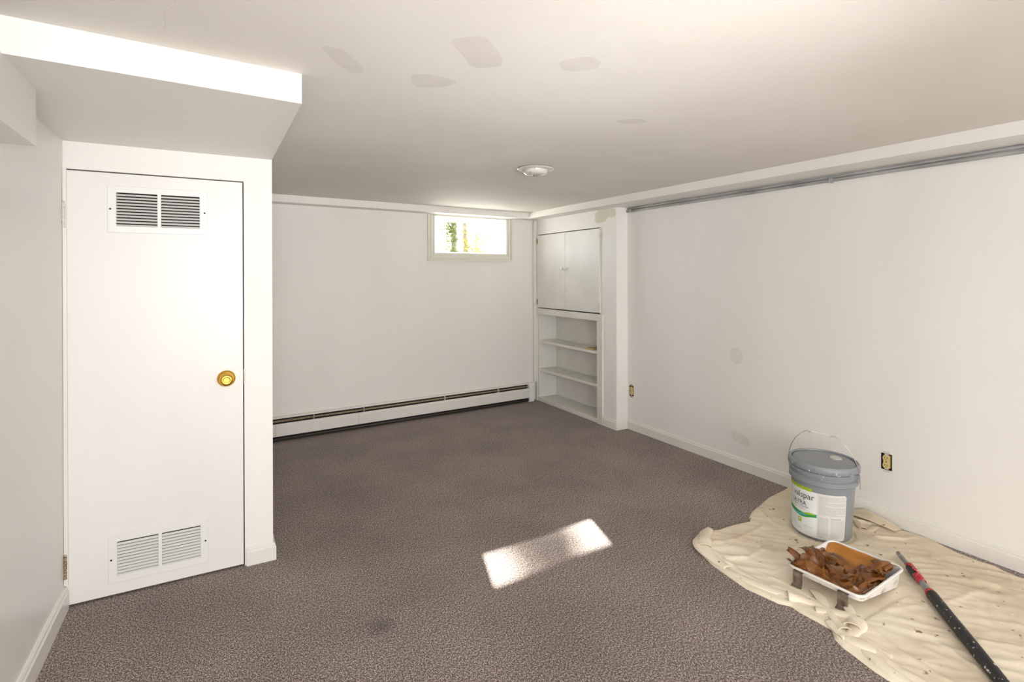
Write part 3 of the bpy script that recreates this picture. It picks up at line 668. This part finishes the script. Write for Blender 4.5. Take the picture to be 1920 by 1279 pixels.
# dark paint drips on the cloth
bm = bmesh.new(); rg = random.Random(3)
for (x, y, r) in [(2.775, 1.975, 0.007), (2.755, 1.985, 0.004), (2.745, 1.965, 0.003), (2.70, 1.86, 0.004), (2.52, 1.70, 0.003), (2.46, 1.62, 0.0025), (2.62, 1.11, 0.003), (2.9, 1.12, 0.003), (2.40, 1.83, 0.0025)]:
    z = clothz(x, y)+0.0024; lathe(bm, [(r, z-0.004), (r, z+0.0004), (r*0.6, z+0.001)], 10, 'Z', (x, y, 0))
obj('paint_drips', bm, M_spot, cloth, label='small dark brown paint drips')['kind'] = 'stuff'

# ------------------------------------------------------------ paint bucket
def bucket():
    BX, BY, z0 = 2.760, 1.685, 0.0085
    tocam = math.atan2(-BY, -BX)
    t = thing('paint_bucket', 'grey plastic five-gallon paint bucket with lid and white printed label, on the drop cloth', 'bucket', (BX, BY, z0))
    M_grey = noisy('grey_plastic', (0.235, 0.255, 0.275), (0.255, 0.275, 0.295), 6, 0.38, spec=0.5)
    rad = lambda z: 0.1375+(z/0.26)*0.0095
    bm = bmesh.new()
    prof = [(0.128, 0.0), (0.134, 0.002), (rad(0.006), 0.008), (rad(0.13), 0.13), (rad(0.272), 0.272), (0.1485, 0.276), (0.158, 0.277), (0.1610, 0.280), (0.1610, 0.300), (0.1585, 0.303), (0.1522, 0.306), (0.1520, 0.314),
            (0.1575, 0.316), (0.1588, 0.319), (0.1585, 0.336), (0.1570, 0.338), (0.1520, 0.340), (0.1520, 0.352)]
    lathe(bm, prof, 96); body = smooth_angle(obj('body', bm, M_grey, t), 30)
    bm = bmesh.new()
    lathe(bm, [(0.1560, 0.347), (0.1660, 0.347), (0.1672, 0.350), (0.1672, 0.362), (0.1650, 0.372), (0.1605, 0.3785), (0.1550, 0.3800), (0.1520, 0.3775), (0.1505, 0.3705), (0.1470, 0.3700), (0.1440, 0.3725), (0.1300, 0.3732), (0.0005, 0.3737)], 96)
    lid = smooth_angle(obj('lid', bm, M_grey, t), 30)
    # dark groove ring
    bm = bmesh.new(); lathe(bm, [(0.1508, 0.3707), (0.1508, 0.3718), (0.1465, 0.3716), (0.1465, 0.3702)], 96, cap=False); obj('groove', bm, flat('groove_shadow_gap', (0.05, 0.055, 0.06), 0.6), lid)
    # round filler cap in the lid
    cc = Vector((0.074, -0.0225, 0)); bm = bmesh.new(); lathe(bm, [(0.029, 0.3725), (0.029, 0.377), (0.026, 0.3785), (0.022, 0.377), (0.019, 0.377), (0.0005, 0.3773)], 40, 'Z', cc)
    smooth_angle(obj('cap', bm, flat('translucent_white_plastic', (0.56, 0.55, 0.52), 0.3), lid, label='round white filler cap'), 35)
    # tear tabs round the lid rim, ribs between the rings, paint splashes
    tm0 = None
    for k in range(12):
        if tm0 is None: o = obj('tear_tab', B(0.1660, 0.1688, -0.0016, 0.0016, 0.348, 0.364), M_grey, lid); tm0 = o.data
        else: o = bpy.data.objects.new('tear_tab', tm0); C.objects.link(o); o.parent = lid
        o.rotation_euler = (0, 0, tocam+R(-75+k*30))
    M_spl = flat('white_paint_splash', (0.82, 0.81, 0.78), 0.4); bm = bmesh.new(); rg = random.Random(5)
    def cyl(phi, z, r): a = tocam+phi; return Vector((r*math.cos(a), r*math.sin(a), z))
    def blob(phi, z, r, w, h):
        q = bmesh.new(); bmesh.ops.create_icosphere(q, subdivisions=1, radius=1); c = cyl(phi, z, r); M4 = Matrix.Translation(c) @ Matrix.Rotation(tocam+phi, 4, 'Z') @ Matrix.Diagonal((0.0016, w, h, 1))
        q.transform(M4); me = bpy.data.meshes.new('tmp'); q.to_mesh(me); q.free(); bm.from_mesh(me); bpy.data.meshes.remove(me)
    for phi, z, r, w_, h_ in ((-58, 0.345, 0.167, 0.0016, 0.010), (-22, 0.338, 0.167, 0.002, 0.006), (20, 0.342, 0.167, 0.0018, 0.008), (24, 0.333, 0.167, 0.012, 0.0013), (48, 0.333, 0.167, 0.016, 0.001), (-60, 0.318, 0.1595, 0.003, 0.002),
                              (-44, 0.318, 0.1595, 0.003, 0.0014), (0, 0.318, 0.1595, 0.003, 0.002), (2, 0.327, 0.153, 0.002, 0.002), (-6, 0.330, 0.153, 0.002, 0.002), (-2, 0.304, 0.159, 0.003, 0.0018), (-64, 0.330, 0.153, 0.008, 0.002)): blob(R(phi), z+0.013, r, w_, h_)
    obj('paint_splashes', bm, M_spl, lid, label='white paint splashes on the rim')['kind'] = 'stuff'
    # ears + wire bail
    PIV = R(70)
    for s in (PIV, PIV+math.pi):
        q = B(0.1500, 0.1680, -0.010, 0.010, 0.296, 0.340, bev=0.003); q.transform(Matrix.Rotation(tocam+s, 4, 'Z')); obj('ear', q, M_grey, t)
    ax = Vector((math.cos(tocam+PIV), math.sin(tocam+PIV), 0)); fwd = Vector((math.cos(tocam), math.sin(tocam), 0)); fwd = (fwd-ax*fwd.dot(ax)).normalized()
    H2 = [(0.173, 0.268), (0.174, 0.300), (0.174, 0.335), (0.168, 0.380), (0.152, 0.425), (0.128, 0.465), (0.100, 0.495), (0.078, 0.513), (0.066, 0.519), (0.060, 0.513), (0.045, 0.517)]
    lean = lambda z: 0.05*(z-0.3)/0.22
    pts = [ax*r+fwd*lean(z)+Vector((0, 0, z)) for r, z in H2]+[-ax*r+fwd*lean(z)+Vector((0, 0, z)) for r, z in H2[::-1]]
    bm = bmesh.new(); tube(bm, pts, 0.0017, 8); hd = obj('handle', bm, M_chrome, t, smooth=True, label='thin steel wire bail')
    bm = bmesh.new(); a = ax*0.046+fwd*lean(0.517)+Vector((0, 0, 0.5172)); b = -ax*0.046+fwd*lean(0.517)+Vector((0, 0, 0.5172)); tube(bm, [a, b], 0.0030, 10); obj('grip', bm, M_spl, hd, label='thin white plastic grip')
    tilt = Vector((math.cos(tocam), math.sin(tocam), 0)); t.rotation_mode = 'QUATERNION'
    t.rotation_quaternion = Matrix.Rotation(R(-1.6), 3, tilt).to_quaternion()
    # ---- label
    def wrap(phi, z, off): r = rad(z)+off; return cyl(phi, z, r)
    def sheet(poly_fn, nphi, p0, p1, off, bm):
        """vertical strips between z0(phi) and z1(phi)"""
        prev = None
        for i in range(nphi+1):
            phi = p0+(p1-p0)*i/nphi; za, zb = poly_fn(phi); m_ = 3
            col = [bm.verts.new(wrap(phi, za+(zb-za)*k/m_, off)) for k in range(m_+1)]
            if prev:
                for k in range(m_): bm.faces.new((prev[k], col[k], col[k+1], prev[k+1]))
            prev = col
        return bm
    def rect(bm, p0, p1, z0, z1, off, n=None): return sheet(lambda p: (z0, z1), n or max(1, int(abs(p1-p0)/R(4))), p0, p1, off, bm)
    ZL0, ZL1 = 0.010, 0.236
    def labz(p):   # rounded right corners
        c = 0.012; d = (R(46)-p)*0.145
        k = c-math.sqrt(max(0, c*c-(c-d)**2)) if d < c else 0
        return (ZL0+k, ZL1+0.004-k)
    M_lab = noisy('label_white', (0.70, 0.745, 0.745), (0.78, 0.80, 0.78), 20, 0.45); M_lab2 = flat('label_grey_white', (0.66, 0.65, 0.61), 0.45)
    bm = bmesh.new(); sheet(labz, 44, R(-112), R(46), 0.0006, bm); lab = obj('label', bm, M_lab, t, smooth=True, label='white printed label wrapped round the bucket')
    bm = bmesh.new(); sheet(lambda p: (labz(p)[0]+0.001, labz(p)[1]-0.001), 18, R(-9), R(45.6), 0.0009, bm); obj('text_panel', bm, M_lab2, lab, smooth=True, label='grey-white panel of fine print')
    M_gr = flat('print_lime', (0.33, 0.50, 0.02), 0.45); M_g2 = flat('print_green', (0.03, 0.32, 0.06), 0.45); M_bl = flat('print_blue', (0.05, 0.38, 0.50), 0.45); M_ink = flat('print_ink', (0.045, 0.06, 0.075), 0.5); M_ink2 = flat('print_blue_grey', (0.10, 0.13, 0.20), 0.5); M_fine = flat('fine_print', (0.36, 0.36, 0.35), 0.6)
    bm = bmesh.new(); rect(bm, R(-112), R(-19), 0.238, 0.254, 0.0011); obj('color_band', bm, M_gr, lab, label='lime green band')
    # swoosh
    sw = lambda p: 0.118+0.007*math.cos((p-R(-100))*3.4)
    bm = bmesh.new(); sheet(lambda p: (sw(p)-0.012-0.003*math.sin(p*7), sw(p)+0.009+0.003*math.sin(p*4)), 30, R(-105), R(-9.5), 0.0012, bm); obj('swoosh', bm, M_g2, lab)
    bm = bmesh.new(); sheet(lambda p: (sw(p)-0.007+0.002*math.sin(p*9), sw(p)-0.001+0.003*math.sin((p+2)*6)), 16, R(-66), R(-28), 0.0015, bm); obj('swoosh', bm, M_bl, lab, label='blue part of the swoosh')
    bm = bmesh.new(); sheet(lambda p: (sw(p)+0.002, sw(p)+0.009+0.003*math.sin(p*11)), 12, R(-38), R(-14), 0.0015, bm); obj('swoosh', bm, M_gr, lab, label='lime part of the swoosh')
    bm = bmesh.new(); rect(bm, R(-49), R(-40), 0.066, 0.090, 0.0013, 3); obj('icon', bm, M_gr, lab, label='small lime square')
    bm = bmesh.new(); rect(bm, R(-46.5), R(-42.5), 0.077, 0.085, 0.0016, 2); obj('icon', bm, M_lab, lab, label='white mark in the lime square')
    def text(s, size, phi_c, z, mat, name, xs=1.0, bold=0.0, fit=None):
        cu = bpy.data.curves.new('t', 'FONT'); cu.body = s; cu.size = size; cu.align_x = 'CENTER'; cu.offset = bold; cu.resolution_u = 3
        to = bpy.data.objects.new('t', cu); C.objects.link(to); dg = bpy.context.evaluated_depsgraph_get(); dg.update()
        me = bpy.data.meshes.new_from_object(to.evaluated_get(dg)); bpy.data.objects.remove(to); b = bmesh.new(); b.from_mesh(me); bpy.data.meshes.remove(me)
        bmesh.ops.triangulate(b, faces=b.faces)
        xsn = [v.co.x for v in b.verts]; wd = max(xsn)-min(xsn); mid = (max(xsn)+min(xsn))/2; k = (fit/wd) if fit else xs
        for v in b.verts:
            zz = z+v.co.y; v.co = wrap(phi_c+(v.co.x-mid)*k/0.145, zz, 0.0016)
        return obj(name, b, mat, lab)
    text('valspar', 0.044, R(-38), 0.196, M_ink, 'brand_lettering', fit=0.122, bold=0.0)
    text('ULTRA', 0.027, R(-47), 0.160, M_ink2, 'lettering', fit=0.088, bold=0.0003)
    text('PAINT + PRIMER', 0.009, R(-45), 0.148, M_ink2, 'lettering', fit=0.100)
    text('INTERIOR  SEMI-GLOSS', 0.006, R(-48), 0.136, M_fine, 'lettering', fit=0.080)
    text('ultra white', 0.007, R(-26), 0.052, M_fine, 'lettering', fit=0.045)
    text('18.9 L', 0.009, R(-45), 0.030, M_fine, 'lettering', fit=0.03)
    # rows of fine print, too small to read
    bm = bmesh.new(); rg = random.Random(11)
    def rows(p0, p1, za, zb, dz, dens=1.0):
        z = zb
        while z > za:
            p = p0
            while p < p1-R(1):
                L = R(rg.uniform(1.5, 6)); q = min(p+L, p1); rect(bm, p, q, z, z+dz*0.32, 0.0013, 1); p = q+R(0.9)
                if rg.random() > dens: break
            z -= dz
    rows(R(-6), R(43), 0.135, 0.226, 0.0056, 0.97); rows(R(-7), R(12), 0.030, 0.120, 0.0042); rows(R(16), R(43), 0.022, 0.112, 0.0040)
    rect(bm, R(15), R(36), 0.118, 0.122, 0.0013); rect(bm, R(-7), R(5), 0.022, 0.0245, 0.0013)
    obj('fine_print', bm, M_fine, lab, label='rows of tiny grey print')['kind'] = 'stuff'
    return t
bucket()

# ------------------------------------------------------------ paint tray
def tray():
    X0, X1, Y0, Y1, ZR = 2.188, 2.572, 1.190, 1.500, 0.078; cx, cy = (X0+X1)/2, (Y0+Y1)/2
    t = thing('paint_tray', 'white metal paint tray with brown coated inside and two bracket legs, on the drop cloth', 'paint tray', (cx, cy, 0.0045), R(4))
    hx, hy = (X1-X0)/2, (Y1-Y0)/2
    def rr(hx, hy, r, n=6):
        out = []
        for sx, sy, a0 in ((1, 1, 0), (-1, 1, 90), (-1, -1, 180), (1, -1, 270)):
            for k in range(n+1):
                a = R(a0+90*k/n); out.append((sx*(hx-r)+r*math.cos(a), sy*(hy-r)+r*math.sin(a)))
        return out
    def zb(x): s = (x+hx)/(2*hx); return 0.052-0.050*min(1, s/0.72) if s < 0.72 else 0.002   # shallow ramp at -x, deep well at +x
    loops = [(rr(hx+0.003, hy+0.003, 0.038), lambda x: ZR-0.007), (rr(hx+0.0045, hy+0.0045, 0.040), lambda x: ZR-0.002), (rr(hx+0.002, hy+0.002, 0.036), lambda x: ZR+0.001), (rr(hx-0.004, hy-0.004, 0.032), lambda x: ZR+0.001), (rr(hx-0.007, hy-0.007, 0.030), lambda x: ZR-0.006),
             (rr(hx-0.020, hy-0.018, 0.026), lambda x: zb(x)+0.002)]
    outer = [(rr(hx-0.006, hy-0.006, 0.030), lambda x: ZR-0.008), (rr(hx-0.014, hy-0.014, 0.028), lambda x: max(0.0, zb(x)-0.001))]
    bm = bmesh.new()
    def ringv(l, zf): return [bm.verts.new((x, y, zf(x))) for x, y in l]
    def bridge(a, b):
        for i in range(len(a)): bm.faces.new((a[i], a[(i+1) % len(a)], b[(i+1) % len(a)], b[i]))
    rs = [ringv(*l) for l in loops]
    for a, b in zip(rs, rs[1:]): bridge(a, b)
    ro = [ringv(*l) for l in outer]; bridge(rs[0], ro[0]); bridge(ro[0], ro[1])
    # floor of the tray as a grid fan strip along x
    def closeloop(r):
        c = [bm.verts.new((x, 0, zb(x)+0.001)) for x in (-hx+0.05, -0.05, 0.088, hx-0.05)]
        bmesh.ops.contextual_create(bm, geom=list(r))
    bm.faces.new(rs[-1]); bm.faces.new(ro[-1][::-1]); bmesh.ops.triangulate(bm, faces=[f for f in bm.faces if len(f.verts) > 4])
    tm = N('tray_enamel'); geo = tm.n('ShaderNodeTexCoord'); nz = tm.n('ShaderNodeTexNoise'); nz.inputs['Scale'].default_value = 22; tm.l(geo.outputs['Object'], nz.inputs['Vector'])
    mr = tm.n('ShaderNodeMapRange'); mr.inputs['From Min'].default_value = 0.55; mr.inputs['From Max'].default_value = 0.7; tm.l(nz.outputs['Fac'], mr.inputs['Value'])
    mx = tm.n('ShaderNodeMix', data_type='RGBA'); mx.inputs[6].default_value = (0.80, 0.78, 0.74, 1); mx.inputs[7].default_value = (0.42, 0.36, 0.28, 1); tm.l(mr.outputs[0], mx.inputs[0])
    sp = tm.n('ShaderNodeSeparateXYZ'); tm.l(geo.outputs['Object'], sp.inputs[0]); m2 = tm.n('ShaderNodeMapRange'); m2.inputs['From Min'].default_value = 0.058; m2.inputs['From Max'].default_value = 0.066; tm.l(sp.outputs['Z'], m2.inputs['Value'])
    m3 = tm.n('ShaderNodeMix', data_type='RGBA'); tm.l(m2.outputs[0], m3.inputs[0]); tm.l(mx.outputs[2], m3.inputs[6]); m3.inputs[7].default_value = (0.84, 0.82, 0.79, 1); tm.l(m3.outputs[2], tm.b.inputs['Base Color']); tm.b.inputs['Roughness'].default_value = 0.35
    pan = smooth_angle(obj('pan', bm, tm.m, t, label='white rolled-rim pan'), 40)
    # orange-brown coated well and ramp
    M_or = noisy('orange_brown_paint_film', (0.36, 0.13, 0.02), (0.58, 0.25, 0.05), 14, 0.30, 0.5, 40, (1.0, 0.3, 1))
    bm = bmesh.new(); nxg, nyg = 20, 16; G = []
    for i in range(nxg+1):
        row = []
        for j in range(nyg+1):
            x = -hx+0.012+(2*hx-0.021)*i/nxg; y = -hy+0.055+(2*hy-0.064)*j/nyg; z = zb(x)+0.006
            if x > hx-0.085: z += ((x-(hx-0.085))/0.067)**1.1*0.060
            ey = hy-abs(y)
            if ey < 0.035 and y > 0: z += (0.035-ey)*1.5
            row.append(bm.verts.new((x, y, min(z, ZR-0.003)+0.0015*noise.noise(Vector((x*30, y*30, 1))))))
        G.append(row)
    for i in range(nxg):
        for j in range(nyg): bm.faces.new((G[i][j], G[i+1][j], G[i+1][j+1], G[i][j+1]))
    obj('coating', bm, M_or, t, smooth=True, label='glossy orange-brown paint coating')
    # legs
    M_leg = noisy('dirty_leg_metal', (0.16, 0.12, 0.09), (0.36, 0.31, 0.27), 40, 0.35, metal=0.7)
    for y in (1.448, 1.262):
        bm = bmesh.new(); yy = y-cy; x = -hx
        prof = [(x+0.008, ZR-0.012), (x-0.006, ZR-0.014), (x-0.006, 0.012), (x-0.010, 0.004), (x-0.024, 0.0005), (x-0.024, 0.003), (x-0.012, 0.007), (x-0.0035, 0.014), (x-0.0035, ZR-0.017), (x+0.008, ZR-0.015)]
        rings = [[bm.verts.new((a, q, z)) for a, z in prof] for q in (yy-0.0205, yy+0.0205)]; n = len(prof)
        for j in range(n): bm.faces.new((rings[0][j], rings[0][(j+1) % n], rings[1][(j+1) % n], rings[1][j]))
        bm.faces.new(rings[0]); bm.faces.new(rings[1][::-1]); obj('leg', bm, M_leg, t, label='grimy bent metal bracket leg')
    return cx, cy, hx, hy, zb, ZR
cx, cy, hx, hy, zbf, ZR = tray()

def film():
    M_br = noisy('brown_paint_skin', (0.15, 0.050, 0.009), (0.23, 0.085, 0.016), 10, 0.30, 0.25, 60, lo=0.3, hi=0.7, spec=0.45)
    t = thing('paint_skin', 'heap of crumpled glossy brown dried paint film lying in the white tray', 'paint film', (cx, cy, 0.0045), R(4))
    # coverage (0..1) in tray space: everything but a strip by the far +x wall
    def cov(x, y):
        lim = hx-0.140-0.02*math.sin(y*30)
        if y < -hy+0.095: lim = hx-0.020
        if y > hy-0.05: lim = hx-0.100
        return x < lim
    n, m = 92, 74; bm = bmesh.new(); G = {}
    def H(x, y):
        s = (x+hx)/(2*hx); ex = min(x+hx, hx-x, y+hy, hy-y)
        wv = Vector((noise.noise(Vector((x*7, y*7, 31))), noise.noise(Vector((x*7, y*7, 47))), 0))*1.1
        r1 = 1-abs(noise.noise(Vector((x*11, y*11, 3))+wv))*2.6; r2 = 1-abs(noise.noise(Vector((x*24, y*24, 13))+wv*1.6))*2.6
        z = 0.058-0.012*s+0.024*max(0, r1)**1.5+0.009*max(-0.3, r2)+0.012*noise.noise(Vector((x*8, y*8, 5)))
        z += 0.030*math.exp(-(((x+0.10)/0.10)**2+((y-0.10)/0.06)**2))
        z += 0.016*math.exp(-(((x-0.14)/0.06)**2+((y+0.10)/0.05)**2))
        if ex < 0.022: z = z*0.4+0.6*(ZR+0.002)-(0.022-ex)*0.10
        return z
    for i in range(n+1):
        for j in range(m+1):
            x = -hx+0.006+(2*hx-0.020)*i/n; yl = 0.014+0.022*max(0, min(1, x/0.1+0.2)); y = -hy+yl+(2*hy-0.010-yl)*j/m
            if cov(x, y):
                o = Vector((noise.noise(Vector((x*28, y*28, 11))), noise.noise(Vector((x*28, y*28, 21))), 0))*0.012
                ex = min(x+hx, hx-x, y+hy, hy-y)
                if ex < 0.03: o *= 0.3
                G[(i, j)] = bm.verts.new((x+o.x, y+o.y, H(x, y)))
    for (i, j) in list(G):
        q = [G.get(k) for k in ((i, j), (i+1, j), (i+1, j+1), (i, j+1))]
        if all(q): bm.faces.new(q)
    sheet = obj('crumpled_sheet', bm, M_br, t); smooth_angle(sheet, 50)
    # loose flakes and folded flaps, bent at a crease
    rg = random.Random(21)
    def flake(px, py, pz, L, W, yaw, tilt, bend, nm='flake'):
        bm = bmesh.new(); nu, nv = 6, 5; g = []
        tl = [rg.uniform(0.88, 1.06) for _ in range(nv+1)]
        for i in range(nu+1):
            row = []
            for j in range(nv+1):
                u = (i/nu-0.2)*L*tl[j]; v = (j/nv-0.5)*W*(1-0.45*i/nu*rg.uniform(0.7, 1.1)); a = bend*max(0, i/nu-0.35)
                z = math.sin(a)*u+0.004*math.sin(v*180+yaw)+0.0008*rg.uniform(-1, 1)
                row.append(bm.verts.new((u*math.cos(a), v, z)))
            g.append(row)
        for i in range(nu):
            for j in range(nv): bm.faces.new((g[i][j], g[i+1][j], g[i+1][j+1], g[i][j+1]))
        M4 = Matrix.Translation((px, py, pz)) @ Matrix.Rotation(yaw, 4, 'Z') @ Matrix.Rotation(-tilt, 4, 'Y'); bm.transform(M4)
        o = obj(nm, bm, M_br, t, smooth=True); s = o.modifiers.new('solid', 'SOLIDIFY'); s.thickness = 0.0012; return o
    flake(-0.125, 0.130, 0.078, 0.085, 0.080, R(105), R(48), -0.30, 'peak')
    flake(-0.150, 0.120, 0.074, 0.070, 0.060, R(165), R(18), 0.3, 'peak')
    flake(-0.03, 0.115, 0.080, 0.110, 0.080, R(60), R(20), -0.6)
    flake(0.03, 0.07, 0.084, 0.110, 0.075, R(250), R(10), -0.5)
    flake(-0.10, -0.045, 0.080, 0.080, 0.075, R(255), R(26), 0.25)
    flake(-0.01, -0.085, 0.074, 0.105, 0.085, R(330), R(8), -0.3)
    flake(0.085, -0.095, 0.072, 0.090, 0.070, R(200), R(10), 0.3)
    flake(0.135, -0.085, 0.080, 0.085, 0.080, R(340), R(8), -0.4)
    flake(-0.05, 0.02, 0.084, 0.095, 0.080, R(210), R(14), -0.4)
film()

# ------------------------------------------------------------ roller extension pole
def pole():
    A = Vector((2.812, 1.342, 0)); D = Vector((-0.602, -0.594, 0)).normalized(); ang = math.atan2(D.y, D.x)
    t = thing('extension_pole', 'telescopic paint roller pole with red collar and black paint-specked grip, on the drop cloth', 'pole', (A.x, A.y, 0.028), ang)
    def seg(name, prof, mat, seg_=28, label=None, dz=0):
        bm = bmesh.new(); lathe(bm, [(r, x) for x, r in prof], seg_, 'X', (0, 0, dz)); return smooth_angle(obj(name, bm, mat, t, label=label), 40)
    def speck(name, base, sp, scale, thr, rough, metal=0):
        m = N(name); tc = m.n('ShaderNodeTexCoord'); nz = m.n('ShaderNodeTexNoise'); nz.inputs['Scale'].default_value = scale; nz.inputs['Detail'].default_value = 2; nz.inputs['Roughness'].default_value = 0.6
        m.l(tc.outputs['Object'], nz.inputs['Vector']); mr = m.n('ShaderNodeMapRange'); mr.inputs['From Min'].default_value = thr; mr.inputs['From Max'].default_value = thr+0.02; m.l(nz.outputs['Fac'], mr.inputs['Value'])
        mx = m.n('ShaderNodeMix', data_type='RGBA'); mx.inputs[6].default_value = c4(base); mx.inputs[7].default_value = c4(sp); m.l(mr.outputs[0], mx.inputs[0]); m.l(mx.outputs[2], m.b.inputs['Base Color'])
        m.b.inputs['Roughness'].default_value = rough; m.b.inputs['Metallic'].default_value = metal; return m.m
    Mg = speck('specked_grey_metal', (0.30, 0.31, 0.31), (0.75, 0.73, 0.70), 70, 0.62, 0.4, 0.3); Mr = speck('specked_red_plastic', (0.50, 0.012, 0.022), (0.80, 0.62, 0.60), 90, 0.63, 0.35); Mb = speck('specked_black_grip', (0.012, 0.013, 0.014), (0.62, 0.60, 0.56), 60, 0.645, 0.55)
    Mbk = speck('specked_black_plastic', (0.012, 0.014, 0.016), (0.6, 0.58, 0.55), 80, 0.66, 0.4)
    # threaded tip
    seg('tip', [(0.0, 0.007), (0.004, 0.0095), (0.030, 0.0095), (0.032, 0.011), (0.040, 0.011), (0.042, 0.0095)], Mg, label='grey threaded tip')
    seg('inner_tube', [(0.040, 0.0105), (0.150, 0.0105)], Mg, label='grey specked inner tube')
    # locking collar: black underside with red shell
    seg('collar', [(0.128, 0.012), (0.135, 0.0165), (0.150, 0.0180), (0.190, 0.0175), (0.225, 0.0165), (0.245, 0.0150)], Mbk, label='black locking collar')
    bm = bmesh.new(); prevr = None
    for i in range(15):
        x = 0.130+0.135*i/14; r = 0.0200-0.002*math.sin(i*0.8)*0.5-(0.0035 if i > 11 else 0); a0, a1 = R(-20), R(150-60*math.sin(math.pi*i/14)+(60 if i > 8 else 0)); ring = []
        for k in range(13):
            a = a0+(a1-a0)*k/12; ring.append(bm.verts.new((x, r*math.cos(a), r*math.sin(a))))
        if prevr:
            for k in range(12): bm.faces.new((prevr[k], prevr[k+1], ring[k+1], ring[k]))
        prevr = ring
    o = obj('collar_shell', bm, Mr, t, smooth=True, label='red shell on the collar'); s = o.modifiers.new('solid', 'SOLIDIFY'); s.thickness = 0.002
    bm = bmesh.new(); box(bm, 0.150, 0.200, -0.006, 0.006, 0.017, 0.024, bev=0.003); obj('lever', bm, Mr, t, label='red locking lever')
    seg('outer_tube', [(0.240, 0.0130), (0.345, 0.0130)], Mg, label='grey specked outer tube')
    seg('grip_ring', [(0.330, 0.0150), (0.334, 0.0185), (0.346, 0.0195), (0.352, 0.0185)], Mr, label='red ring at the end of the grip')
    seg('grip', [(0.350, 0.0180), (0.356, 0.0210), (0.60, 0.0215), (0.95, 0.0215), (1.02, 0.0210), (1.03, 0.018)], Mb, 32, label='black foam grip specked with white paint')
    seg('end_cap', [(1.028, 0.0165), (1.040, 0.0165), (1.046, 0.013)], Mr)
    return t
pole()
